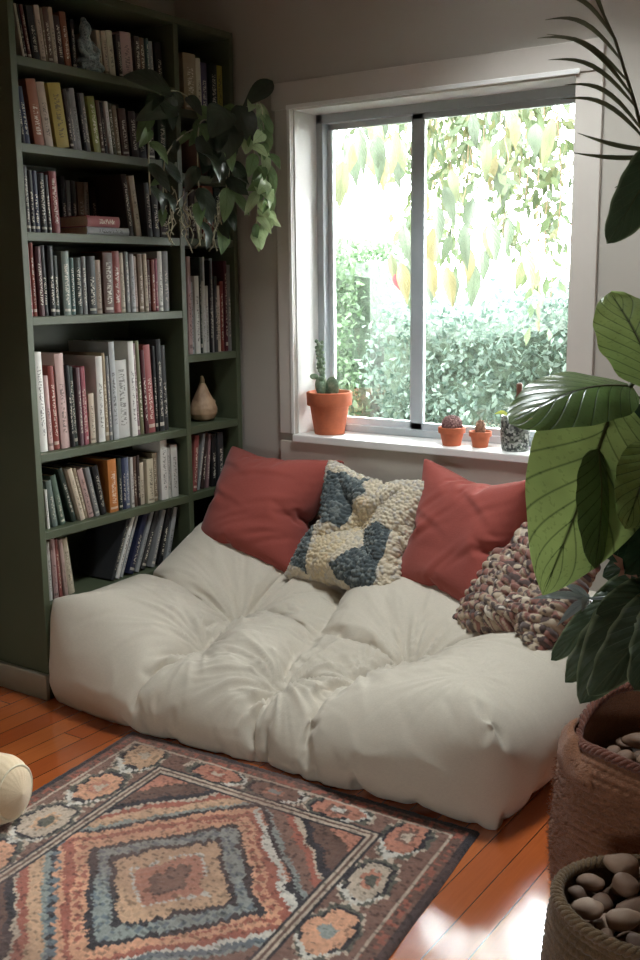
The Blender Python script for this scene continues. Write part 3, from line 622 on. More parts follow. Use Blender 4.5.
# boucle cushion
P2, _ = square_pillow('cover', .475, n=52, press=5, dent=[(-.01, .03, -.012, .02), (-.03, .05, .01, .012)], shrink=-.07)
densify(P2, 2); me = P2.data; co, no = get(me); S = .475
u = co[:, 0] / S + .5; v = .5 - co[:, 1] / S
w, idv = worley(co[:, 0] / 0.0112, co[:, 1] / 0.0112 + np.where(co[:, 2] < 0, 50, 0)); ub = u + (vnoise(u * 14, v * 14, 2) - .5) * .05; vb = v + (vnoise(u * 14, v * 14, 5) - .5) * .05
def inpoly(px, py, poly):
    r = np.zeros(px.shape, bool); j = len(poly) - 1
    for i in range(len(poly)):
        xi, yi = poly[i]; xj, yj = poly[j]; c = ((yi > py) != (yj > py)) & (px < (xj - xi) * (py - yi) / (yj - yi + 1e-9) + xi); r ^= c; j = i
    return r
blue = inpoly(ub, vb, [(.05, .08), (.42, .08), (.50, .2), (.36, .3), (.36, .52), (.2, .47), (.06, .4)]) | inpoly(ub, vb, [(.03, .5), (.13, .52), (.24, .9), (.03, .86)]) | \
    inpoly(ub, vb, [(.55, .48), (.66, .40), (.84, .42), (.86, .86), (.68, .95), (.44, .80), (.62, .60)])
cream = L3((212, 198, 174)); grey = L3((184, 176, 164)); tan = L3((206, 182, 138)); bl = L3((84, 92, 94)); bl2 = L3((116, 122, 120))
rgb = np.where((idv > .8)[:, None], grey, cream); edge = (np.minimum(np.minimum(u, 1 - u), np.minimum(v, 1 - v)) < .07)
rgb = np.where((edge & (idv > .35))[:, None], grey, rgb)
tn = inpoly(ub, vb, [(.38, .3), (.5, .22), (.62, .3), (.5, .5), (.38, .5)]) | inpoly(ub, vb, [(.2, .55), (.5, .58), (.36, .95), (.24, .9)])
rgb = np.where((tn & (idv > .3))[:, None], tan * .5 + cream * .5, rgb)
rgb = np.where(blue[:, None], np.where((idv > .7)[:, None], bl2, bl), rgb); rgb = rgb * (.85 + .25 * idv)[:, None]
h = np.clip(1 - w / .75, 0, 1) ** .6 * (.0075 + .004 * idv); co += no * h[:, None]; me.vertices.foreach_set('co', co.ravel().astype(np.float32)); me.update(); set_col(me, rgb); me.materials.clear(); me.materials.append(M['boucle'])
me.polygons.foreach_set('use_smooth', [True] * len(me.polygons))
t = thing('cushion', 'nubbly wool cushion in cream and slate blue blocks between the red cushions', 'cushion'); pose(t, (.725, -.275, .50), -2, 28, -5); P2.parent = t
# knitted cushion
P3, _ = square_pillow('cover', .42, n=44, press=3.2, shrink=-.1, bend=.05, dent=[(.06, -.02, .02, .012), (-.1, .08, .03, .012), (.1, .14, .01, .012)])
densify(P3, 2); me = P3.data; co, no = get(me); x, y = co[:, 0], co[:, 1]
row = y / .028 + .5 * np.sin(x / .05); ri = np.floor(row); fr = row - ri; st_ = x / .032 + .5 * (ri % 2); si = np.floor(st_); fs_ = st_ - si
idk = hsh(si, ri, 4); loop = np.sin(np.pi * fr) ** .5 * np.sin(np.pi * fs_) ** .5; h = .013 * loop * (.5 + idk)
co += no * h[:, None]; pal = np.array([L3((206, 192, 172)), L3((190, 172, 150)), L3((92, 76, 72)), L3((146, 104, 94)), L3((176, 156, 134)), L3((104, 90, 86)), L3((214, 204, 188))])
mixn = vnoise(x / .02 + y / .03, y / .022 - x / .04, 6); rgb = pal[np.clip((mixn * .65 + idk * .35) * 7, 0, 6).astype(int)]; rgb = rgb * (.55 + .5 * loop)[:, None]
rgb = pal[np.clip((mixn * .65 + idk * .35) * 7, 0, 6).astype(int)]
me.vertices.foreach_set('co', co.ravel().astype(np.float32)); me.update(); set_col(me, rgb); me.materials.clear(); me.materials.append(M['knit']); me.polygons.foreach_set('use_smooth', [True] * len(me.polygons))
t = thing('cushion', 'chunky knitted cushion in mixed brown and cream yarn, half behind the big leaf', 'cushion'); pose(t, (1.44, -.42, .475), -30, 38, 6); P3.parent = t
mb = MB()
for k in range(7):
    a = k / 7 * 2 * pi; mb.tube([(0, 0, 0), (.006 * cos(a), .006 * sin(a), -.02), (.012 * cos(a + .3), .012 * sin(a + .3), -.055)], [.002, .0025, .002], 6)
mb.ball((0, 0, 0), .008)
mb.build('tassel', plain('tan_yarn', (190, 160, 116), .9), t, loc=(.13, .02, .07))
# ------------------------------------------------------------------ rug
def rug():
    O = np.array([.434, -1.16]); U = np.array([.9993, .036]); V = np.array([.112, -.9937]); LU, LV, st = 1.19, 1.62, .004
    nu, nv = int(LU / st), int(LV / st); uu, vv = np.meshgrid(np.linspace(0, LU, nu + 1), np.linspace(0, LV, nv + 1), indexing='ij')
    u, v = uu.ravel(), vv.ravel()
    wig = lambda s, k: (vnoise(u * k, v * k, s) - .5)
    edge = np.minimum(np.minimum(u, LU - u), np.minimum(v, LV - v))
    z = .007 + .0022 * hsh(np.round(u / st), np.round(v / st), 1) + .002 * wig(4, 60); z = np.where(edge < .002, .001, z)
    P = O + (u + .004 * wig(1, 9))[:, None] * U + (v + .004 * wig(2, 9))[:, None] * V
    # jagged knot steps
    q = .011; ju = np.round((u + .012 * wig(5, 42) + .02 * wig(15, 12)) / q) * q; jv = np.round((v + .012 * wig(6, 42) + .02 * wig(16, 12)) / q) * q
    C = {k: L3(c) for k, c in dict(dark=(62, 56, 60), brown=(116, 88, 78), plum=(138, 104, 92), peach=(222, 166, 134), tan=(212, 172, 140), sand=(202, 182, 162), red=(174, 104, 88), rose=(198, 136, 114), blue=(114, 124, 130), grey=(152, 156, 150), cream=(220, 212, 200), olive=(106, 102, 92)).items()}
    rgb = np.tile(C['plum'], (len(u), 1))
    def put(m, c): rgb[m] = C[c]
    # ---- border zone with a chain of medallions
    fu0, fu1, fv0 = .25, .945, .17
    inside = (u > fu0) & (u < fu1) & (v > fv0)
    def medallion(cu, cv, ru, rv, c1, c2, c3):
        d = np.maximum(np.abs(ju - cu) / ru, np.abs(jv - cv) / rv) * .55 + .45 * (np.abs(ju - cu) / ru + np.abs(jv - cv) / rv)
        rad = np.hypot((ju - cu) / ru, (jv - cv) / rv) + .10 * np.cos(8 * np.arctan2(jv - cv, ju - cu)); d = .5 * d + .5 * rad
        put((d < 1.22) & ~inside, 'sand'); put((d < 1.14) & ~inside, 'olive'); put((d < .98) & ~inside, 'dark'); put(d < .86, c1); put(d < .42, c2); put(d < .26, c3)
    cs = [('tan', 'tan', 'sand'), ('peach', 'rose', 'sand'), ('sand', 'tan', 'olive'), ('peach', 'peach', 'grey'), ('rose', 'peach', 'olive'), ('peach', 'tan', 'grey')]
    for k in range(7): medallion(.145, .115 + .215 * k, .068, .10, *cs[(k) % 6])
    for k in range(7): medallion(1.035, .125 + .22 * k, .062, .095, *[('rose', 'plum', 'sand'), ('sand', 'rose', 'olive'), ('peach', 'peach', 'grey')][k % 3])
    for k in range(3): medallion(.40 + .21 * k, .095, .095, .048, *[('rose', 'red', 'sand'), ('plum', 'rose', 'grey'), ('rose', 'plum', 'cream')][k % 3])
    # angle marks between the medallions
    for k in range(6):
        for cu in (.145, 1.035):
            cv = .225 + .22 * k; d = np.abs(np.abs(ju - cu) * .9 + (jv - cv)); put((d < .008) & (np.abs(ju - cu) < .06) & ~inside, 'cream')
    for k in range(3):
        cu = .51 + .2 * k; d = np.abs(np.abs(jv - .095) * 1.2 + (ju - cu)); put((d < .008) & (np.abs(jv - .095) < .05) & ~inside & (ju > .3), 'cream')
    # ---- outer edge bands
    e = np.minimum(np.minimum(u, LU - u), v)
    put(e < .062, 'brown'); put((e < .058) & (hsh(np.round(u / q), np.round(v / q), 3) > .6), 'red'); put((e > .054) & (e < .064), 'sand'); put(e < .022, 'dark'); put((e < .03) & (e > .022) & (hsh(np.round(u / q), np.round(v / q), 4) > .5), 'plum')
    # ---- inner frame stripes
    ie = np.minimum(np.minimum(u - fu0, fu1 - u), v - fv0)
    for lo, hi, c in ((-.028, -.020, 'dark'), (-.020, -.011, 'sand'), (-.011, -.004, 'brown'), (-.004, .006, 'sand'), (.006, .014, 'dark')):
        put((ie > lo) & (ie <= hi) & (u > fu0 - .028) & (u < fu1 + .028) & (v > fv0 - .028), c)
    # ---- field: nested stepped diamonds
    fin = ie > .014; cu, cv, per = .61, .59, 1.12
    kk = np.round((v - cv) / per); c2 = cv + kk * per
    d = np.abs(ju - cu) * 1.08 + np.abs(jv - c2); d = d + .006 * (np.abs(((ju - jv) * 26) % 1 - .5) * 2 - .5)
    ul = (ju - cu) < 0
    def ring(lo, hi, c, m=None):
        mm = fin & (d >= lo) & (d < hi)
        if m is not None: mm &= m
        put(mm, c)
    put(fin, 'rose'); ring(0, .2, 'tan'); ring(.05, .07, 'brown'); ring(.07, .115, 'rose'); ring(0, .05, 'plum'); ring(.118, .128, 'cream'); ring(.19, .212, 'dark'); ring(.212, .268, 'grey'); ring(.268, .292, 'dark')
    hz = hsh(np.round(u / q), np.round(v / q), 8); put(fin & (d >= .212) & (d < .268) & (hz > .7), 'blue')
    ring(.292, .345, 'peach'); ring(.345, .375, 'red'); ring(.375, .405, 'peach', ul); ring(.375, .40, 'cream', ~ul); ring(.405, .425, 'dark'); ring(.425, .445, 'grey')
    tooth = (((ju + jv) * 18) % 1); put(fin & (d > .39) & (d < .43) & (v > c2) & (tooth > .5), 'blue')
    ring(.445, .50, 'tan', ul); ring(.445, .50, 'plum', ~ul); ring(.50, .53, 'red'); ring(.53, .545, 'sand'); ring(.545, .58, 'dark'); ring(.58, .66, 'brown'); ring(.66, .70, 'rose')
    put(fin & (np.abs(d - .318) < .012) & (tooth > .55), 'red')
    # abrash and knot to knot variation
    n1 = hsh(np.round(u / .006), np.round(v / .006), 11); n2 = vnoise(u * 30, v * 30, 12); n3 = vnoise(u * 5, v * 5, 13)
    f = (.84 + .3 * n1) * (.88 + .24 * n2); rgb = rgb * f[:, None]
    br = np.clip(n3 * 1.0 - .35, 0, .4)[:, None]; rgb = rgb * (1 - br) + C['plum'] * .9 * br
    dk = (hsh(np.round(u / .009), np.round(v / .007), 14) > .86); rgb[dk] *= .55
    idx = np.arange((nu + 1) * (nv + 1)).reshape(nu + 1, nv + 1); f4 = np.stack([idx[:-1, :-1], idx[:-1, 1:], idx[1:, 1:], idx[1:, :-1]], -1).reshape(-1, 4)
    me = bpy.data.meshes.new('rug'); me.vertices.add(len(u)); me.vertices.foreach_set('co', np.column_stack([P, z]).astype(np.float32).ravel())
    me.loops.add(f4.size); me.loops.foreach_set('vertex_index', f4.ravel().astype(np.int32)); me.polygons.add(len(f4)); me.polygons.foreach_set('loop_start', np.arange(0, f4.size, 4, dtype=np.int32))
    me.update(calc_edges=True); me.validate(); set_col(me, rgb); me.materials.append(M['rug']); o = bpy.data.objects.new('rug', me); COL.objects.link(o)
    tag(o, 'worn patterned wool rug in peach, rust and slate on the floor before the futon', 'rug')
rug()
# ------------------------------------------------------------------ pouf
pf = thing('bolster', 'pale cream ribbed bolster lying on the rug at the picture edge', 'bolster', (.40, -1.80, .1015), (0, 0, radians(12)))
mb = MB(); prof = []
n = 60
for i in range(n + 1):
    t = i / n; x = -.62 * (1 - t) ; 
    cap = sqrt(max(0, 1 - max(0, (x + .075) / .075) ** 2)) if x > -.075 else 1
    cap2 = sqrt(max(0, 1 - max(0, (-.545 - x) / .075) ** 2)) if x < -.545 else 1
    prof.append((max(.001, .09 * cap * cap2), x))
vs = []; fs = []; m_ = 96
for r, x in prof:
    for k in range(m_):
        a = 2 * pi * k / m_; rr = r * (1 + .02 * abs(sin(12 * a))); vs.append((x + .23, rr * cos(a), rr * sin(a)))
for i in range(n):
    for k in range(m_): fs.append((i * m_ + k, i * m_ + (k + 1) % m_, (i + 1) * m_ + (k + 1) % m_, (i + 1) * m_ + k))
mb.add(vs, fs); mb.build('cover', fabric('cream_ribbed_cotton', (228, 206, 172), (214, 190, 156), 500, .3), pf, angle=180)
mb = MB(); mb.lathe([(.066, .0), (.07, .003), (.074, .0), (.07, -.003), (.066, .0)], 48); bt = mb.build('end_piping', M['paper'], pf, angle=180); bt.rotation_euler = (0, pi / 2, 0); bt.location = (.205, 0, 0)

# ------------------------------------------------------------------ baskets
def basket(name, label, cx, cy, R, H, mat, rimf, seed, openr, fuzz=0, rimmat=None, floor_z=.05):
    t = thing(name, label, 'basket', (cx, cy, .001)); r = random.Random(seed); n = 168; nz = 150; vs = []; fs = []
    for j in range(nz + 1):
        q = j / nz
        for k in range(n):
            a = 2 * pi * k / n; top = rimf(a); z = q * top; b = R * (.93 + .09 * sin(pi * min(1, q * 1.05))); shoulder = max(0, (q - .86) / .14) ** 2
            rr = b * (1 - shoulder) + openr * shoulder; rr *= 1 + .012 * sin(5 * a + 9 * q) + .006 * sin(k * 2.4) * sin(q * 60)
            row = q * H / .0165; rr += (.0045 * abs(sin(pi * row)) ** .6 + .0016 * sin(a * 56 + (int(row) % 2) * pi)) * (1 + .4 * sin(7 * a + 3 * q)) - .003
            vs.append((rr * cos(a), rr * sin(a), z))
    for j in range(nz):
        for k in range(n): fs.append((j * n + k, j * n + (k + 1) % n, (j + 1) * n + (k + 1) % n, (j + 1) * n + k))
    fs.append(tuple(range(n))[::-1]); b0 = len(vs)
    for j in range(8):
        q = j / 7
        for k in range(n):
            a = 2 * pi * k / n; top = rimf(a); z = top - .004 - q * (top - .10); rr = (openr - .012) * (1 - q) + (R * .9) * q; vs.append((rr * cos(a), rr * sin(a), z))
    for j in range(7):
        for k in range(n): fs.append((b0 + j * n + k, b0 + j * n + (k + 1) % n, b0 + (j + 1) * n + (k + 1) % n, b0 + (j + 1) * n + k))
    MB().add(vs, fs).build('body', mat, t, angle=180)
    # braided rim: two strands twisted round each other
    mb = MB()
    for s in range(3):
        pts = []
        for k in range(181):
            a = 2 * pi * k / 180; w = a * 24 + s * 2 * pi / 3; rr = openr - .004 + .007 * cos(w); pts.append((rr * cos(a), rr * sin(a), rimf(a) + .002 + .006 * sin(w)))
        mb.tube(pts, .0065, 6, cap=False)
    mb.build('rim', rimmat or mat, t, angle=180)
    if fuzz:
        mb = MB()
        for k in range(fuzz):
            a = r.uniform(0, 2 * pi); q = r.uniform(.02, .95) ; z = q * rimf(a); rr = R * (.93 + .09 * sin(pi * min(1, q * 1.05))) * (1 if q < .86 else .97)
            L = r.uniform(.008, .036); p = Vector((rr * cos(a), rr * sin(a), z)); d = Vector((cos(a), sin(a), r.uniform(-.9, .5))).normalized(); tt = Vector((-sin(a), cos(a), 0)) * r.uniform(-1, 1)
            m = p + (d * .5 + tt * .5) * L * .6; e = p + (d * .5 + tt) * L; wv = Vector((0, 0, .0007))
            mb.add([p + wv, p - wv, m + wv, m - wv, e], [(0, 1, 3, 2), (2, 3, 4)])
        o = mb.build('loose_fibres', mat, t, smooth=False); o['kind'] = 'stuff'
    return t
def rim1(a):
    # the mouth rises towards the wall and dips at the left front
    return .415 + .05 * max(0, sin(a - .3)) + .012 * sin(3 * a + 1)
BX1, BY1 = 2.085, -1.235
b1 = basket('woven_basket', 'large shaggy brown jute basket holding the big-leaved plant beside the futon', BX1, BY1, .207, .42, M['jute'], rim1, 3, .165, 6500, M['jute_red'])
# loose folded cuff on the futon side of the mouth
mb = MB(); vs = []; uvn = 24
for i in range(uvn + 1):
    a = radians(150 + 100 * i / uvn); hgt = sin(pi * i / uvn) ** .7
    for j in range(9):
        q = j / 8; rr = .186 + .024 * sin(pi * q) ** .7 - .016 * q + .003 * sin(i * 1.7 + j); vs.append((rr * cos(a), rr * sin(a), .335 + (.05 + .045 * hgt) * q + .008 * sin(i * .9)))
fs = [(i * 9 + j, (i + 1) * 9 + j, (i + 1) * 9 + j + 1, i * 9 + j + 1) for i in range(uvn) for j in range(8)]
mb.add(vs, fs); e_ = mb.build('folded_cuff', M['jute'], b1, angle=180); so = e_.modifiers.new('s', 'SOLIDIFY'); so.thickness = .008
BX2, BY2 = 2.20, -1.665
b2 = basket('woven_basket', 'round braided seagrass basket of stones, nearest the camera', BX2, BY2, .168, .30, M['seagrass'], lambda a: .30 + .006 * sin(2 * a), 5, .152, 0)
def m_stone():
    t = NT('brown_river_stone'); oi = t.node('ShaderNodeObjectInfo'); n = t.noise(t.tc(), 40, 4, .6)
    c = t.ramp(oi.outputs['Random'], [(0, (134, 102, 82)), (.35, (168, 136, 112)), (.7, (108, 82, 66)), (1, (180, 150, 126))]); c = t.mix(t.math('MULTIPLY', n, .5), c, lin((70, 54, 44)))
    t.color(c).rough(.6, .4); t.bump(n, .3, .003); return t.m
M['stone'] = m_stone()
stone_meshes = []
for k in range(7):
    r = random.Random(k + 40); f = [r.uniform(-1, 1) for _ in range(9)]
    mb = MB(); mb.ball((0, 0, 0), 1, 16, 10, (1, r.uniform(.7, .9), r.uniform(.5, .68)), wob=lambda d: 1 + .09 * sin(3 * d.x + f[0] * 3) + .08 * sin(3.4 * d.y + f[1] * 3) + .06 * sin(5 * d.z + f[2] * 3 + 2 * d.x))
    o = mb.build('stone', M['stone'], angle=180); stone_meshes.append(o)
def pack(cx, cy, rad, zfill, rs, count, seed, top=True):
    """drop spheres one by one on a bed: returns centres and radii"""
    r = random.Random(seed); out = []
    for i in range(count):
        s = r.uniform(*rs); best = None
        for tr in range(60):
            a = r.uniform(0, 2 * pi); d = sqrt(r.random()) * (rad - s * 1.02); x, y = d * cos(a), d * sin(a); z = zfill + s * .55
            for (ox, oy, oz, os_) in out:
                dd = hypot(x - ox, y - oy); m = (s + os_) * .93
                if dd < m: z = max(z, oz + sqrt(m * m - dd * dd) * .70)
            if best is None or z < best[2]: best = (x, y, z, s)
        out.append(best)
    return [(cx + x, cy + y, z, s) for x, y, z, s in out]
def stones(lst, group, label, seed):
    r = random.Random(seed)
    for i, (x, y, z, s) in enumerate(lst):
        o = stone_meshes[r.randrange(7)]; o = o.copy(); COL.objects.link(o); o.name = 'stone'
        o.location = (x, y, z); o.scale = (s, s, s); o.rotation_euler = (r.uniform(-.35, .35), r.uniform(-.35, .35), r.uniform(0, 6.28)); tag(o, label, 'stone', group)
MB().lathe([(.001, .235), (.08, .236), (.142, .232), (.143, .12), (.001, .12)], 40).build('soil', M['soil'], b2, angle=30)
stones(pack(BX2, BY2, .140, .236, (.017, .032), 46, 5), 'stones in the seagrass basket', 'brown rounded stone heaped in the nearest seagrass basket', 1)

# ------------------------------------------------------------------ the large leafy plant in the jute basket
M['leaf_big'] = leaf_mat('broad_green_leaf', (150, 172, 104), (62, 82, 42), .66, .35, 8.5, .085)
M['leaf_gloss'] = leaf_mat('glossy_green_leaf', (112, 138, 84), (46, 64, 38), .5, .25, 8.5, .08, spec=.7)
M['leaf_dark'] = leaf_mat('dark_olive_leaf', (98, 120, 78), (34, 50, 28), .35, .3, 9, .08)
M['leaf_deep'] = leaf_mat('deep_green_leaf', (40, 62, 40), (26, 42, 28), .15, .3, 9, .07)
M['leaf_grey'] = leaf_mat('grey_green_crinkled_leaf', (66, 82, 58), (88, 102, 76), .15, .5, 8, .04, edge=(140, 154, 120))
M['leaf_silver'] = leaf_mat('silvery_leaf', (150, 160, 160), (116, 128, 128), .2, .35, 8, .08)
M['stem'] = plain('green_brown_stem', (84, 84, 50), .6, .2, 40, .2)
M['bark'] = plain('brown_stem_bark', (104, 86, 64), .85, .25, 60, .5, bdist=.004)
PL = thing('broad_leaf_plant', 'tall broad-leaved houseplant growing from the jute basket beside the futon', 'plant', (BX1, BY1, .001))
def P(x, y, z): return (x - BX1, y - BY1, z)
MB().lathe([(.001, .345), (.10, .346), (.155, .338), (.155, .2), (.001, .2)], 40).build('soil', M['soil'], PL, angle=30)
mb = MB(); trunk = [P(2.13, -1.20, .30), P(2.17, -1.22, .6), P(2.20, -1.27, .9), P(2.19, -1.33, 1.12), P(2.17, -1.37, 1.3), P(2.16, -1.40, 1.5), P(2.15, -1.42, 1.68)]
mb.tube(trunk, [.015, .014, .012, .011, .009, .007, .005], 10); mb.build('trunk', M['bark'], PL, angle=180)
mb = MB(); mb.tube([P(2.19, -1.33, 1.12), P(2.13, -1.37, 1.21), P(2.074, -1.40, 1.218), P(2.052, -1.446, 1.188), P(2.05, -1.475, 1.173)], [.007, .006, .0055, .005, .0045], 8); mb.build('branch', M['stem'], PL, angle=180)
def big(name, B, T, N, w, mat, arch, fold, wave, ribw=.0035, shape='broad', **k):
    mb = MB(); mb.leaf(P(*B), P(*T), N, w, arch=arch, fold=fold, wave=wave, nv=26, nu=12, shape=shape, **k); o = mb.build(name, mat, PL, angle=180)
    B_, T_, N_ = Vector(P(*B)), Vector(P(*T)), Vector(N); a = T_ - B_; N_ = (N_ - a * (N_.dot(a) / a.dot(a))).normalized(); cu = k.get('curl', 0)
    rb = MB(); rb.tube([B_ + a * (j / 14) + N_ * (arch * a.length * sin(pi * j / 14) - cu * a.length * (j / 14) ** 2 - .0008) for j in range(14)], [ribw * (1 - j / 15) for j in range(14)], 6)
    r_ = rb.build('midrib', M['stem'], o, angle=180); return o
big_st = []
# camera side is roughly (+.55,-.8,+.1)
big('leaf', (2.05, -1.48, 1.18), (2.036, -1.765, .872), (.60, -.72, .35), .128, M['leaf_big'], .05, .12, .006, .004, nw=4, shape='oval')
big('leaf', (2.062, -1.42, 1.198), (1.934, -1.690, 1.150), (.35, -.35, .9), .082, M['leaf_gloss'], .10, -.22, .006, .0035, nw=3)
big('leaf', (2.132, -1.476, 1.195), (2.005, -1.40, 1.372), (.7, -.7, .25), .085, M['leaf_big'], .06, .12, .02, .0035, nw=4)
big('leaf', (2.060, -1.585, 1.10), (2.105, -1.71, .915), (.9, -.45, .1), .05, M['leaf_dark'], .05, -.25, .006, .003)
big('leaf', (2.04, -1.33, 1.16), (1.95, -1.29, .98), (.6, -.8, .0), .065, M['leaf_deep'], .05, .1, .01, .003)
big('leaf', (2.16, -1.60, 1.12), (2.165, -1.745, 1.00), (.6, -.8, .3), .05, M['leaf_big'], .05, .1, .01, .003)
big('leaf', (2.10, -1.42, 1.64), (2.030, -1.500, 1.46), (.8, -.6, .2), .048, M['leaf_grey'], .06, .2, .012, .003)
big('leaf', (2.16, -1.42, 1.66), (2.115, -1.53, 1.50), (.8, -.6, .2), .055, M['leaf_deep'], .06, .2, .012, .003)
big('leaf', (2.16, -1.38, 1.10), (2.04, -1.50, 1.02), (.4, -.5, .7), .055, M['leaf_silver'], .08, .2, .01, .003)
big('leaf', (2.18, -1.36, 1.02), (2.10, -1.56, .95), (.6, -.6, .4), .06, M['leaf_deep'], .08, .2, .01, .003)
big('leaf', (2.20, -1.40, .98), (2.16, -1.60, .90), (.6, -.6, .4), .06, M['leaf_dark'], .08, .2, .01, .003)
big('leaf', (2.18, -1.30, .92), (2.02, -1.42, .86), (.4, -.6, .6), .055, M['leaf_deep'], .08, .2, .01, .003)
big('leaf', (2.20, -1.30, .85), (2.07, -1.50, .90), (.4, -.6, .6), .05, M['leaf_grey'], .08, .2, .015, .003)
for k, (B, T_, w, mm) in enumerate((((2.17, -1.45, 1.10), (2.10, -1.60, 1.03), .04, 'leaf_silver'), ((2.2, -1.42, 1.05), (2.13, -1.62, .97), .05, 'leaf_deep'), ((2.2, -1.5, 1.0), (2.14, -1.66, .90), .045, 'leaf_deep'), ((2.22, -1.5, .98), (2.2, -1.68, .90), .05, 'leaf_dark'),
        ((2.2, -1.4, .95), (2.09, -1.55, .90), .045, 'leaf_deep'), ((2.2, -1.4, 1.15), (2.17, -1.62, 1.08), .05, 'leaf_deep'), ((2.19, -1.36, 1.2), (2.13, -1.52, 1.13), .04, 'leaf_grey'), ((2.2, -1.4, .9), (2.15, -1.6, .84), .05, 'leaf_deep'), ((2.19, -1.3, .9), (2.0, -1.36, .80), .05, 'leaf_deep'))):
    big('leaf', B, T_, (.5, -.6, .5), w, M[mm], .08, .2, .02, .0025); big_st.append((B, (2.196, -1.28, B[2] - .03)))
mb = MB()
for B, T_ in big_st: MB().tube([P(*T_), P((B[0] + T_[0]) / 2, (B[1] + T_[1]) / 2, B[2] + .01), P(*B)], .0028, 6).build('petiole', M['stem'], PL, angle=180)
mb = MB()
for B, T_ in (((2.060, -1.585, 1.10), (2.052, -1.5, 1.14)), ((2.04, -1.33, 1.16), (2.13, -1.36, 1.2)), ((2.16, -1.60, 1.12), (2.17, -1.36, 1.22)), ((2.132, -1.476, 1.195), (2.17, -1.36, 1.25)), ((2.10, -1.42, 1.64), (2.15, -1.42, 1.68)), ((2.16, -1.42, 1.66), (2.15, -1.42, 1.68)),
    ((2.16, -1.38, 1.10), (2.19, -1.33, 1.12)), ((2.18, -1.36, 1.02), (2.195, -1.3, 1.0)), ((2.20, -1.40, .98), (2.197, -1.29, .95)), ((2.18, -1.30, .92), (2.2, -1.27, .9)), ((2.20, -1.30, .85), (2.195, -1.26, .85))):
    mid = [(B[i] + T_[i]) / 2 + (.012 if i == 2 else 0) for i in range(3)]; MB().tube([P(*T_), P(*mid), P(*B)], .003, 6).build('petiole', M['stem'], PL, angle=180)
# lower rosette of crinkled leaves drooping over the basket edge
LP = thing('crinkled_leaf_plant', 'low grey-green plant with crinkled drooping leaves at the jute basket mouth', 'plant', (2.12, -1.33, .348))
def Q(x, y, z): return (x - 2.12, y + 1.33, z - .348)
fol = MB(); ste = MB(); sil = MB()
low = [((2.13, -1.58, .86), (2.045, -1.735, .752), .034, .9), ((2.15, -1.60, .87), (2.085, -1.76, .725), .048, .9), ((2.17, -1.60, .88), (2.125, -1.80, .715), .058, .9), ((2.20, -1.62, .87), (2.15, -1.82, .74), .05, .7), ((2.21, -1.60, .86), (2.215, -1.80, .76), .055, .5),
       ((2.16, -1.55, .88), (2.07, -1.66, .80), .04, .6), ((2.20, -1.55, .85), (2.12, -1.72, .845), .045, .3), ((2.22, -1.52, .82), (2.24, -1.70, .86), .05, .2), ((2.14, -1.52, .84), (2.06, -1.58, .74), .05, .5), ((2.2, -1.5, .80), (2.13, -1.62, .70), .06, .8), ((2.24, -1.5, .80), (2.22, -1.66, .68), .06, .8)]
for i, (B, T_, w, q) in enumerate(low):
    fol.leaf(Q(*B), Q(*T_), (.55 + .2 * sin(i * 2), -.75, .45 + .2 * cos(i * 3)), w * .9, arch=.14, fold=-.3, wave=.02, nv=30, nu=14, shape='broad', nw=5, ph=i * 1.3, curl=.05)
    ste.tube([Q(2.12 + .004 * (i % 3), -1.33 + .003 * i, .35), Q((B[0] + 2.14) / 2, (B[1] - 1.36) / 2, .68), Q(*B)], [.005, .004, .003], 6)
fol.build('foliage', M['leaf_grey'], LP, angle=180); ste.build('stems', M['stem'], LP, angle=180)
for T_ in ((2.00, -1.735, .852), (2.055, -1.745, .815), (2.04, -1.69, .875), (2.10, -1.75, .85), (2.06, -1.66, .84)): sil.leaf(Q(2.09, -1.69, .856), Q(*T_), (.3, -.5, .8), .009, arch=.08, fold=.4, nv=12, nu=4, shape='lance')
sil.tube([Q(2.09, -1.69, .856), Q(2.14, -1.62, .85), Q(2.15, -1.42, .62), Q(2.125, -1.335, .36)], .003, 6)
sil.build('silvery_shoot', M['leaf_silver'], LP, angle=180)
fl = MB()
for k in range(10): fl.leaf(Q(2.13, -1.62, .90), Q(2.105 + .05 * rnd.random(), -1.65 + .04 * rnd.random(), .875 + .06 * rnd.random()), (.5, -.7, .3), .006, nv=6, nu=2, shape='lance')
fl.build('dry_bracts', plain('dry_pink_brown_bract', (176, 128, 106), .8), LP, angle=180)
# pebbles on the soil of the big basket
lst = pack(BX1, BY1, .145, .346, (.016, .030), 26, 9); lst = [p for p in lst if hypot(p[0] - 2.14, p[1] + 1.20) > .045 and hypot(p[0] - 2.165, p[1] + 1.40) > .03]
stones(lst, 'stones on the soil of the jute basket', 'brown stone on the soil inside the shaggy jute basket', 2)
for o in stone_meshes: bpy.data.objects.remove(o)

# ------------------------------------------------------------------ palm further right
PA = thing('potted_palm', 'thin-leaved palm whose drying fronds reach over the window corner', 'plant', (2.62, -.85, 0))
def R_(x, y, z): return (x - 2.62, y + .85, z)
MB().lathe([(.13, 0), (.15, .02), (.17, .28), (.178, .285), (.178, .31), (.16, .31), (.155, .27), (.001, .27)], 40).build('pot', M['dark_pot'], PA)
MB().lathe([(.001, .285), (.157, .28)], 40).build('soil', M['soil'], PA)
mb = MB(); mb.tube([R_(2.62, -.85, .27), R_(2.6, -.86, .7), R_(2.56, -.90, 1.1), R_(2.52, -.95, 1.4)], [.03, .026, .022, .018], 12); mb.build('trunk', M['bark'], PA, angle=180)
rach = [(2.52, -.95, 1.40), (2.36, -1.15, 1.50), (2.20, -1.33, 1.56), (2.10, -1.37, 1.60), (2.048, -1.366, 1.652), (2.017, -1.362, 1.74), (1.985, -1.371, 1.835), (1.95, -1.382, 1.909), (1.93, -1.389, 1.964)]
M['palm'] = leaf_mat('dull_palm_leaflet', (88, 88, 66), (58, 58, 44), .15, .6, uvs=False, tcol=None)
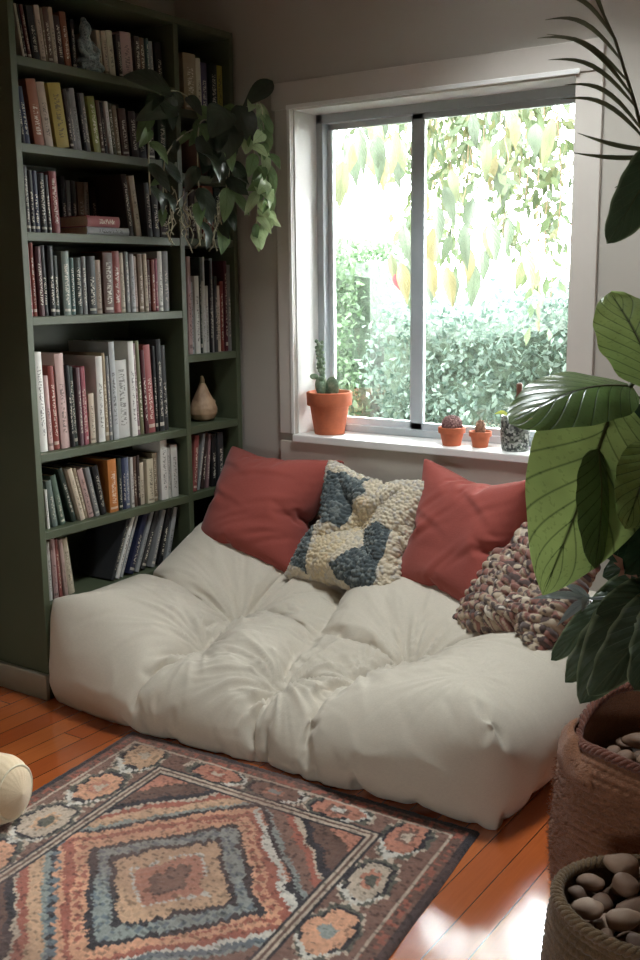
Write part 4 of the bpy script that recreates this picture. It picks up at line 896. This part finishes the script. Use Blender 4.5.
mb = MB(); mb.tube([R_(*p) for p in rach], [.006, .005, .0045, .004, .004, .0035, .003, .0025, .002], 6)
tips = [(1.894, -1.485, 1.861), (1.885, -1.496, 1.829), (1.899, -1.477, 1.90), (1.905, -1.492, 1.79), (1.928, -1.454, 1.93), (1.934, -1.482, 1.745), (1.96, -1.479, 1.66), (1.955, -1.489, 1.625), (1.90, -1.47, 1.95), (2.03, -1.47, 1.56), (1.94, -1.43, 1.99), (1.93, -1.49, 1.72), (1.90, -1.49, 1.835), (1.915, -1.46, 1.965)]
starts = [5.6, 5.2, 6.0, 4.7, 6.5, 4.2, 3.6, 3.4, 6.9, 3.5, 7.4, 3.9, 4.9, 7.2]
for s, tp in zip(starts, tips):
    i = int(s); f = s - i; B = Vector(rach[i]).lerp(Vector(rach[i + 1]), f); T_ = Vector(tp); pts = []
    wd = .0042
    prev = None; vs = []; fs = []
    n = 10; side = (T_ - B).cross(Vector((.55, -.8, .1))).normalized()
    for j in range(n + 1):
        q = j / n; p = B.lerp(T_, q) + Vector((0, 0, 1)) * .03 * sin(pi * q) * (1 if tp[2] > 1.7 else -.2); w = wd * sin(pi * min(1, q * .9 + .12)) + .0004
        vs += [R_(*(p - side * w)), R_(*(p + Vector((.55, -.8, .1)) * w * .4)), R_(*(p + side * w))]
    for j in range(n): fs += [(j * 3, j * 3 + 1, j * 3 + 4, j * 3 + 3), (j * 3 + 1, j * 3 + 2, j * 3 + 5, j * 3 + 4)]
    mb.add(vs, fs)
r = random.Random(3)
for c in range(5):   # the crown's other fronds, mostly beyond the frame
    a = radians(-60 + 62 * c); e = Vector((2.52 + .55 * cos(a), -.95 + .4 * sin(a) , 1.75 - .05 * c)); b0 = Vector((2.52, -.95, 1.40)); rp = [b0.lerp(e, q) + Vector((0, 0, .16 * sin(pi * q))) for q in (0, .25, .5, .75, 1)]
    mb.tube([R_(*p) for p in rp], [.005, .004, .004, .003, .002], 6)
    for k in range(14):
        q = .3 + .05 * k; i = min(3, int(q * 4)); B = rp[i].lerp(rp[i + 1], q * 4 - i); 
        for sg in (-1, 1): mb.leaf(R_(*B), R_(*(B + Vector((-sin(a) * sg * .14 + cos(a) * .1, cos(a) * sg * .14 + sin(a) * .1, -.05)))), (0, 0, 1), .004, nv=5, nu=2, shape='lance')
mb.build('fronds', M['palm'], PA, angle=180)
# ------------------------------------------------------------------ pots on the sill
SZ = WZ0 + .0005
def clay_pot(t, r, h):
    mb = MB(); mb.lathe([(r * .66, 0), (r * .68, .002), (r * .88, h * .66), (r * .90, h * .68), (r * 1.0, h * .685), (r * 1.02, h * .70), (r * 1.04, h * .985), (r * 1.0, h), (r * .93, h), (r * .90, h * .97), (r * .88, h * .86)], 40, wob=lambda a, z: 1 + .006 * sin(3 * a))
    mb.build('pot', M['terra'], t, angle=35); s = MB().lathe([(.001, h * .87), (r * .5, h * .88), (r * .89, h * .86)], 24).build('soil', M['soil'], t); return t
def m_cactus(name, c, c2, sc=60):
    t = NT(name); n = t.noise(t.tc(), sc, 4, .7); t.color(t.ramp(n, [(.4, c), (.65, c2)])).rough(.7); t.bump(n, .5, .004); return t.m
M['cac'] = m_cactus('grey_green_cactus', (104, 128, 100), (150, 166, 142)); M['cacp'] = m_cactus('purple_brown_cactus', (104, 66, 68), (176, 138, 132), 90); M['cacb'] = m_cactus('brown_cactus', (116, 74, 56), (170, 128, 100), 90)
c1 = thing('potted_cactus', 'grey-green paddle cactus in the largest terracotta pot, at the sill end by the bookcase', 'plant', (.372, .062, SZ)); clay_pot(c1, .088, .168)
mb = MB()
mb.ball((.022, -.01, .188), .036, 14, 10, (.9, .3, 1.15)); mb.ball((-.022, -.025, .178), .026, 14, 10, (.8, .45, 1.2)); mb.ball((-.045, .0, .19), .028, 14, 10, (.8, .35, 1.3)); mb.ball((-.065, -.01, .225), .02, 12, 8, (1.1, .4, .6)); mb.ball((-.035, -.005, .218), .014, 12, 8, (1.2, .5, .7))
mb.tube([(-.02, .01, .145), (-.03, .008, .21), (-.045, .005, .26), (-.05, .004, .32), (-.047, .0, .36)], [.011, .01, .009, .008, .006], 10)
for k in range(26):
    z = .24 + .005 * k; a = k * 2.4; mb.ball((-.043 + .012 * cos(a) - .006 * (z > .3), .006 + .012 * sin(a), z), .008, 6, 5)
mb.build('cactus', M['cac'], c1, angle=180)
c2 = thing('potted_cactus', 'round purple-brown cactus in a small terracotta pot on the sill', 'plant', (.932, .035, SZ)); clay_pot(c2, .049, .068)
mb = MB(); mb.ball((0, 0, .078), .03, 20, 14, (1.1, 1.1, .95))
for k in range(120):
    zz = 1 - 2 * (k + .5) / 150; rr = sqrt(1 - zz * zz); a = k * 2.39996; mb.ball((.034 * rr * cos(a), .034 * rr * sin(a), .078 + .029 * zz), .0058, 6, 5)
mb.build('cactus', M['cacp'], c2, angle=180)
c3 = thing('potted_cactus', 'little brown finger cactus in the smallest terracotta pot on the sill', 'plant', (1.040, .05, SZ)); clay_pot(c3, .040, .058)
mb = MB(); mb.lathe([(.013, .045), (.017, .058), (.018, .072), (.014, .086), (.007, .097), (.001, .1)], 20, wob=lambda a, z: 1 + .09 * abs(sin(5 * a)))
for k in range(30): z = .055 + .0014 * k; a = k * 2.4; mb.ball((.0165 * cos(a) * (1 - max(0, z - .08) * 20), .0165 * sin(a) * (1 - max(0, z - .08) * 20), z), .003, 5, 4)
mb.build('cactus', M['cacb'], c3, angle=180)
c4 = thing('planter', 'speckled black and white planter with a brown pointed stem on the sill behind the leaf', 'plant', (1.176, .05, SZ))
t = NT('speckled_black_white_glaze'); w_ = t.node('ShaderNodeTexVoronoi'); w_.inputs['Scale'].default_value = 130; t.link(t.tc(), w_.inputs['Vector']); t.color(t.ramp(w_.outputs['Color'], [(.35, (48, 50, 48)), (.5, (176, 178, 170)), (.7, (96, 104, 92))])).rough(.4)
MB().lathe([(.044, 0), (.047, .004), (.052, .05), (.053, .118), (.051, .122), (.047, .12), (.045, .09)], 36).build('pot', t.m, c4); MB().lathe([(.001, .105), (.047, .1)], 20).build('soil', M['soil'], c4)
mb = MB(); mb.lathe([(.022, .1), (.024, .14), (.016, .155), (.018, .165), (.013, .18), (.010, .2), (.011, .235), (.006, .24), (.001, .241)], 16, (.012, 0, 0)); mb.build('pointed_stem', plain('red_brown_wood', (108, 66, 50), .5), c4)
mb = MB()
for k in range(12):
    a = k * 2.4; e = Vector((.045 * cos(a) - .012, .045 * sin(a), .13 + .02 * (k % 3))); mb.leaf((0, 0, .11), e, (0, 0, 1), .010, arch=.3, nv=6, nu=2)
mb.build('foliage', M['leaf_dark'], c4, angle=180); mb = MB(); mb.leaf((-.02, -.01, .12), (-.068, -.03, .128), (0, -.5, 1), .014, arch=.2, nv=8, nu=4); mb.build('yellow_leaf', leaf_mat('yellow_green_leaf', (176, 186, 70), (140, 150, 60), .5, uvs=False), c4, angle=180)

# ------------------------------------------------------------------ trailing plant in the bookcase
HP = thing('trailing_houseplant', 'trailing plant with long drooping leaves spilling from the narrow bay near its top', 'plant', (-.085, -.20, 1.801))
def H(x, y, z): return (x + .085, y + .20, z - 1.801)
MB().lathe([(.055, 0), (.062, .004), (.078, .12), (.082, .125), (.082, .145), (.074, .145), (.07, .12)], 36).build('pot', plain('brown_ceramic_pot', (96, 62, 48), .5, .15, 14, .1), HP); MB().lathe([(.001, .128), (.073, .124)], 24).build('soil', M['soil'], HP)
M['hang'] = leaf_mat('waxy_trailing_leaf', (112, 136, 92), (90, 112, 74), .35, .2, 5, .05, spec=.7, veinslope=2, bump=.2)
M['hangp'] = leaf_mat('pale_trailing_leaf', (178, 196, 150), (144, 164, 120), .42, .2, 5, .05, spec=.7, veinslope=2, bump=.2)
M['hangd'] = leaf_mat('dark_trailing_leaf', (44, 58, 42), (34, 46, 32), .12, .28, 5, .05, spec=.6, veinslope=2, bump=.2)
fd, fm, fp, ste = MB(), MB(), MB(), MB()
r = random.Random(21)
def vine(pts, n, kinds, size, down=.8):
    pts = [Vector(p) for p in pts]; dense = []
    for i in range(len(pts) - 1):
        p0 = pts[max(i - 1, 0)]; p1 = pts[i]; p2 = pts[i + 1]; p3 = pts[min(i + 2, len(pts) - 1)]
        for q in range(8):
            t = q / 8; dense.append(.5 * ((2 * p1) + (p2 - p0) * t + (2 * p0 - 5 * p1 + 4 * p2 - p3) * t * t + (3 * p1 - p0 - 3 * p2 + p3) * t ** 3))
    dense.append(pts[-1]); ste.tube([H(*p) for p in dense], .0026, 6)
    for k in range(n):
        i = int((k + .5) / n * (len(dense) - 9)) + 8; B = dense[min(i, len(dense) - 1)]
        d = Vector((r.uniform(-.15, .9), r.uniform(-1, .45), -down + r.uniform(-.5, .5))).normalized(); L = size * r.uniform(.75, 1.2)
        if (B + d * L).y > -.05: d.y = -abs(d.y)
        E = B + d * L
        if E.x < .03: E.x = .03 + r.random() * .04
        nrm = Vector((.8, -.5, r.uniform(-.2, .6))) + Vector((r.uniform(-.5, .5), r.uniform(-.5, .5), 0)); m = {'d': fd, 'm': fm, 'p': fp}[r.choice(kinds)]
        m.leaf(H(*B), H(*E), nrm, L * r.uniform(.19, .29), arch=r.uniform(-.05, .22), fold=r.uniform(.1, .4), wave=.018, nv=12, nu=6, shape='oval', curl=r.uniform(-.05, .2), nw=2)
top = (-.06, -.2, 1.93)
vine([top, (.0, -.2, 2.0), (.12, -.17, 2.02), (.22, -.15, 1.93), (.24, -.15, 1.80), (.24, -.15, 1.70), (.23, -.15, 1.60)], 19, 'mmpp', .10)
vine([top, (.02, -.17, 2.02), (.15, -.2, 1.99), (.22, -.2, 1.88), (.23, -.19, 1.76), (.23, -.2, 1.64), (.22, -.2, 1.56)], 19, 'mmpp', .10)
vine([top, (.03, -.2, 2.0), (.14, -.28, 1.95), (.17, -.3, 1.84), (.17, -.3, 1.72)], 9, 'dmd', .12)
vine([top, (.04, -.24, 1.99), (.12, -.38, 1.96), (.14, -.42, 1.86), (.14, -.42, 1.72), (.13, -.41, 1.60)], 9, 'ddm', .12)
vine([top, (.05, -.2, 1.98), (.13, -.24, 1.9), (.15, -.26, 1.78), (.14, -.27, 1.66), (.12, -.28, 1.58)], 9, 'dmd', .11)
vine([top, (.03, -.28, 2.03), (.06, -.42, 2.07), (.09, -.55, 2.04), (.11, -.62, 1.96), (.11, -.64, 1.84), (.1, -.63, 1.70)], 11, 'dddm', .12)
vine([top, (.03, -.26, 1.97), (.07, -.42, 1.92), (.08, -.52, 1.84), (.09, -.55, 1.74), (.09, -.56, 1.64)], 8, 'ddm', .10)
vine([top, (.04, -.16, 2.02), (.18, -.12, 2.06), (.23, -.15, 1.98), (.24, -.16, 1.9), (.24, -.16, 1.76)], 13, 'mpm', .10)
# the leaf that stands up against the wall and the broad dark ones over the middle
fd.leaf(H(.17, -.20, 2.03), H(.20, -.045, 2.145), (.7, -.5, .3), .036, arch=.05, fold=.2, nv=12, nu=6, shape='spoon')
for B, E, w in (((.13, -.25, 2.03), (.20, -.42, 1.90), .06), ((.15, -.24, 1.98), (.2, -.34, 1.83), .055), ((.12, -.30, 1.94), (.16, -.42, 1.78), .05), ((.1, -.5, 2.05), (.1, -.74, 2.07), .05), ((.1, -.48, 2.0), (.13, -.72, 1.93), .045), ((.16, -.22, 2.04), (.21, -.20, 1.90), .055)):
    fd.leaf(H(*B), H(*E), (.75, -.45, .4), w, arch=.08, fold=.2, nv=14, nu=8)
for k in range(34):   # pale aerial roots at the lower edge
    y0 = r.uniform(-.55, -.18); x0 = r.uniform(.04, .14); z0 = r.uniform(1.62, 1.74); p = [Vector((x0, y0, z0))]
    for q in range(5): p.append(p[-1] + Vector((r.uniform(-.008, .012), r.uniform(-.03, .02), -r.uniform(.008, .032))))
    ste.tube([H(*v) for v in p], .0022, 5)
fd.build('dark_leaves', M['hangd'], HP, angle=180); fm.build('green_leaves', M['hang'], HP, angle=180); fp.build('pale_leaves', M['hangp'], HP, angle=180)
ste.build('stems_and_roots', plain('pale_root', (176, 170, 142), .8), HP, angle=180)

# ------------------------------------------------------------------ outside the window
o = MB().box(-14, 14, -18, 22, -.75, -.6).build('ground', plain('trodden_lawn', (60, 66, 50), .95, .25, 2, .2), smooth=False); o['kind'] = 'structure'
def cards(name, pts, mat, L, W, seed, parent=None, droop=0., loc=None):
    """one mesh of many small folded leaves"""
    g = np.random.default_rng(seed); n = len(pts); pts = np.array(pts, dtype=float)
    d = g.normal(size=(n, 3)); d[:, 2] -= droop * 2; d /= np.linalg.norm(d, axis=1)[:, None]; a = g.normal(size=(n, 3)); s = np.cross(d, a); s /= np.linalg.norm(s, axis=1)[:, None]; nn = np.cross(s, d)
    Ls = (L * g.uniform(.6, 1.3, n))[:, None]; Ws = (W * g.uniform(.7, 1.2, n))[:, None]
    v = np.stack([pts, pts + d * Ls * .5 + s * Ws * .5 + nn * Ws * .12, pts + d * Ls + nn * Ls * -.08, pts + d * Ls * .5 - s * Ws * .5 + nn * Ws * .12, pts + d * Ls * .5], 1).reshape(-1, 3)
    b = (np.arange(n) * 5)[:, None, None]; f = (b + np.array([[0, 1, 4], [1, 2, 4], [2, 3, 4], [3, 0, 4]])[None]).reshape(-1, 3)
    me = bpy.data.meshes.new(name); me.vertices.add(len(v)); me.vertices.foreach_set('co', v.astype(np.float32).ravel()); me.loops.add(f.size); me.loops.foreach_set('vertex_index', f.astype(np.int32).ravel())
    me.polygons.add(len(f)); me.polygons.foreach_set('loop_start', np.arange(0, f.size, 3, dtype=np.int32)); me.update(calc_edges=True); me.materials.append(mat)
    o = bpy.data.objects.new(name, me); COL.objects.link(o)
    if parent: o.parent = parent
    return o
def fol_mat(name, cs, trans=.5, rough=.6):
    t = NT(name); g_ = t.node('ShaderNodeNewGeometry'); c = t.ramp(g_.outputs['Random Per Island'], [(i / (len(cs) - 1), x) for i, x in enumerate(cs)]); t.color(c).rough(rough, .3)
    tr = t.node('ShaderNodeBsdfTranslucent'); t.link(c, tr.inputs[0]); mx = t.node('ShaderNodeMixShader'); mx.inputs[0].default_value = trans; t.link(t.b.outputs[0], mx.inputs[1]); t.link(tr.outputs[0], mx.inputs[2]); t.link(mx.outputs[0], t.out.inputs[0]); return t.m
M['hedge_a'] = fol_mat('fresh_hedge_leaves', [(44, 60, 40), (64, 82, 58), (78, 94, 70), (38, 54, 36)]); M['hedge_b'] = fol_mat('silvery_hedge_leaves', [(56, 70, 62), (76, 90, 80), (92, 104, 94), (46, 62, 54)])
M['tree'] = fol_mat('olive_tree_leaves', [(50, 60, 40), (66, 76, 48), (58, 70, 50), (78, 78, 50)], .35); M['yl'] = leaf_mat('yellow_green_hanging_leaf', (74, 79, 54), (58, 63, 44), .35, .5, 7, .06)
M['gl'] = leaf_mat('fresh_green_hanging_leaf', (58, 68, 52), (48, 58, 44), .35, .5, 7, .06); M['ye'] = leaf_mat('autumn_yellow_leaf', (94, 88, 58), (80, 74, 48), .35, .5, 7, .06); M['rd'] = leaf_mat('red_autumn_leaf', (110, 56, 60), (90, 44, 48), .4, .5, 7, .06)
def hedge(name, label, x0, x1, y0, y1, hf, mat, n, seed, body):
    t = thing(name, label, 'hedge', ((x0 + x1) / 2, (y0 + y1) / 2, -.6)); g = random.Random(seed); cx, cy = (x0 + x1) / 2, (y0 + y1) / 2; pts = []
    for k in range(n):
        x = g.uniform(x0, x1); h = hf(x) ; u = g.random()
        if u < .72: y = y0 + g.gauss(0, .05) + .10 * sin(x * 5) * sin(x * 2.3); z = g.uniform(-.3, h); y += .07 * sin(z * 9 + x * 4)
        else: y = g.uniform(y0, y1); z = h + g.gauss(0, .05) + .05 * sin(y * 6)
        pts.append((x - cx, y - cy, z + .6))
    o = cards('foliage', pts, mat, .055, .030, seed, t); o['kind'] = 'stuff'
    mb = MB(); nx = 24; vs = []
    for i in range(nx + 1):
        x = x0 + (x1 - x0) * i / nx; h = hf(x) - .08
        for (y, z) in ((y0 + .12, -.6), (y0 + .12, h - .1), (y0 + .25, h), (y1 - .1, h), (y1, -.6)): vs.append((x - cx, y - cy, z + .6))
    mb.add(vs, [(i * 5 + j, (i + 1) * 5 + j, (i + 1) * 5 + j + 1, i * 5 + j + 1) for i in range(nx) for j in range(4)] + [(0, 1, 2, 3, 4), tuple(nx * 5 + j for j in (4, 3, 2, 1, 0))])
    mb.build('twiggy_core', body, t, smooth=False); return t
core = plain('dense_hedge_core', (38, 50, 36), .9, .4, 30, .8, bdist=.02)
hedge('hedge', 'fresh green clipped hedge outside, seen through the sash nearest the bookcase', -3.4, -1.02, 2.5, 3.4, lambda x: 1.42 + .10 * sin(x * 3.1) + .20 * max(0, x + 1.9) , M['hedge_a'], 15000, 5, core)
hedge('hedge', 'silvery green hedge outside, seen through the wider sash', -.82, 2.2, 2.35, 3.3, lambda x: 1.24 + .05 * sin(x * 4) , M['hedge_b'], 15000, 6, core)
TR = thing('overhanging_tree', 'tree outside whose drooping olive and yellow leaves hang across the window', 'tree', (2.6, 2.2, -.6))
def T3(p): return (p[0] - 2.6, p[1] - 2.2, p[2] + .6)
mb = MB(); mb.tube([T3(p) for p in ((2.6, 2.2, -.6), (2.55, 2.15, .6), (2.4, 2.1, 1.6), (2.1, 2.0, 2.5), (1.6, 1.9, 3.1))], [.16, .14, .12, .1, .06], 12)
br = [[(2.1, 2.0, 2.5), (1.4, 1.7, 2.42), (.75, 1.55, 2.62), (.25, 1.5, 2.52), (-.4, 1.45, 2.5)], [(.75, 1.55, 2.62), (.45, 1.4, 2.42), (.05, 1.35, 2.28)], [(1.6, 1.9, 3.1), (.6, 2.2, 3.1), (-.6, 2.2, 2.95), (-1.6, 2.2, 2.85)], [(1.6, 1.9, 3.1), (.9, 2.8, 3.3), (.1, 3.2, 3.2)], [(-.4, 1.45, 2.5), (-.9, 1.4, 2.42), (-1.3, 1.35, 2.35)]]
for b_ in br:
    pts = []
    for i in range(len(b_) - 1):
        for q in range(5):
            f = q / 5; pts.append(tuple(b_[i][k] * (1 - f) + b_[i + 1][k] * f + .025 * sin(9 * (i + f) + k * 2) for k in range(3)))
    pts.append(b_[-1]); mb.tube([T3(p) for p in pts], [.026 * (1 - .75 * i / len(pts)) + .004 for i in range(len(pts))], 8)
g = random.Random(12); strands = []
for k in range(150):
    if k < 125: x, y, z, ln = g.uniform(-.75, 1.5), g.uniform(1.2, 2.2), g.uniform(2.35, 3.1), g.uniform(.5, 1.35)
    else: x, y, z, ln = g.uniform(-2.0, -.5), g.uniform(1.3, 2.2), g.uniform(2.42, 2.9), g.uniform(.1, .34)
    if 2.7 - (2.7 - x) * 3.39 / (3.39 + y) < .74: ln = min(ln, g.uniform(.08, .30)); z = max(z, 2.42)   # the crown thins out towards the bookcase side
    p = [(x, y, z)]
    for q in range(8): x += g.uniform(-.03, .03); y += g.uniform(-.03, .03); z -= ln / 8; p.append((x, y, z))
    strands.append(p); mb.tube([T3(a) for a in p], .0035, 4)
mb.build('branches', M['bark'], TR, angle=180)
pts = []
for p in strands:
    for k in range(40):
        q = g.random() * 7.99; i = int(q); f = q - i; pts.append(T3([p[i][j] * (1 - f) + p[i + 1][j] * f + g.gauss(0, .045) for j in range(3)]))
o = cards('foliage', pts, M['tree'], .10, .038, 8, TR, droop=.8); o['kind'] = 'stuff'
yl, gl, ye, rd = MB(), MB(), MB(), MB()
def hang(px, py, pz, L, w, m, tilt=0., yaw=0.): m.leaf(T3((px, py, pz)), T3((px + tilt, py + .01, pz - L * 1.1)), (.5 + yaw, -.8, .1), w * .68, arch=.05, fold=.25, wave=.01, nv=14, nu=6, shape='lance')
# the group hanging free in the narrow sash
for (x, z, L, w, m, t_) in ((-.03, 1.98, .22, .042, gl, .01), (.02, 1.83, .20, .036, yl, .02), (.20, 1.88, .24, .04, gl, .0), (.255, 1.9, .20, .045, yl, .01), (.335, 1.84, .20, .05, yl, -.03), (.31, 1.80, .16, .035, yl, -.04), (.42, 1.98, .2, .04, gl, .02), (-.08, 1.93, .2, .035, gl, -.02)):
    hang(x - .32, .72, z + .09, L, w, m, t_)
for k in range(60):
    x = g.uniform(-.1, 1.12); y = g.uniform(.8, 1.7); z = g.uniform(1.42, 2.25); m = g.choice([yl, gl, gl, ye, gl]); 
    if 2.7 - (2.7 - (x - (y - .5) * .45)) * 3.39 / (3.39 + y) < .74: z = max(z, 1.95) + .1
    hang(x - (y - .5) * .45, y, z, g.uniform(.13, .22), g.uniform(.035, .055), m, g.uniform(-.06, .06), g.uniform(-.5, .5))
for x, z in ((.32, 1.40), (.40, 1.34), (.46, 1.42), (.55, 1.38)): hang(x - .05, .8, z + .08, .17, .045, ye, .03)
hang(.24, .8, 1.43, .07, .03, rd, .02); hang(.205, .82, 1.52, .13, .03, yl, .02)
for m, nme, mm in ((yl, 'yellow_green_leaves', M['yl']), (gl, 'green_leaves', M['gl']), (ye, 'yellow_leaves', M['ye']), (rd, 'red_leaf', M['rd'])): m.build(nme, mm, TR, angle=180)

# ------------------------------------------------------------------ daylight
w = bpy.data.worlds.new('overcast_sky'); SC.world = w; w.use_nodes = True; t = w.node_tree; bg = t.nodes['Background']
tc = t.nodes.new('ShaderNodeTexCoord'); sp = t.nodes.new('ShaderNodeSeparateXYZ'); rp = t.nodes.new('ShaderNodeValToRGB'); t.links.new(tc.outputs['Generated'], sp.inputs[0]); t.links.new(sp.outputs[2], rp.inputs[0])
rp.color_ramp.elements[0].position = .0; rp.color_ramp.elements[0].color = (.42, .42, .42, 1); rp.color_ramp.elements[1].position = .9; rp.color_ramp.elements[1].color = (.92, .97, 1, 1)
t.links.new(rp.outputs[0], bg.inputs[0]); bg.inputs[1].default_value = SKY
def portal(name, loc, rot, sx, sy):
    l = bpy.data.lights.new(name, 'AREA'); l.shape = 'RECTANGLE'; l.size = sx; l.size_y = sy; l.cycles.is_portal = True; o = bpy.data.objects.new(name, l); COL.objects.link(o); o.location = loc; o.rotation_euler = rot
portal('window_daylight', ((WX0 + WX1) / 2, WT + .012, (WZ0 + WZ1) / 2), (-pi / 2, 0, 0), WX1 - WX0, WZ1 - WZ0)
portal('added_skylight_portal', ((SX0 + SX1) / 2, (SY0 + SY1) / 2, ZC + .19), (0, 0, 0), SX1 - SX0, SY1 - SY0)  # portal of the added skylight
portal('added_fill_window_portal', ((FX0 + FX1) / 2, Y0 - .13, (FZ0 + FZ1) / 2), (pi / 2, 0, 0), FX1 - FX0, FZ1 - FZ0)  # portal of the added fill window

# ------------------------------------------------------------------ camera
CX, CY, CZ, YAW, PIT, ROL, FPX = 2.6967, -3.3865, 1.4, .6029, .1873, -.011, 1048.43
fw = Vector((-sin(YAW) * cos(PIT), cos(YAW) * cos(PIT), -sin(PIT))); rr = Vector((cos(YAW), sin(YAW), 0)); uu = rr.cross(fw)
r2 = cos(ROL) * rr + sin(ROL) * uu; u2 = -sin(ROL) * rr + cos(ROL) * uu
cd = bpy.data.cameras.new('camera'); cam = bpy.data.objects.new('camera', cd); COL.objects.link(cam)
Mx = Matrix((r2, u2, -fw)).transposed().to_4x4(); Mx.translation = Vector((CX, CY, CZ)); cam.matrix_world = Mx
cd.sensor_fit = 'VERTICAL'; cd.sensor_height = 24; cd.lens = FPX / 960 * 24; cd.clip_start = .05; cd.clip_end = 200
SC.camera = cam
vs_ = SC.view_settings; vs_.view_transform = 'Standard'; vs_.look = 'None'; vs_.gamma = 1; vs_.use_curve_mapping = False; vs_.exposure = EXPO
SC.cycles.use_denoising = True; SC.cycles.max_bounces = 12; SC.cycles.diffuse_bounces = 8; SC.cycles.transparent_max_bounces = 16
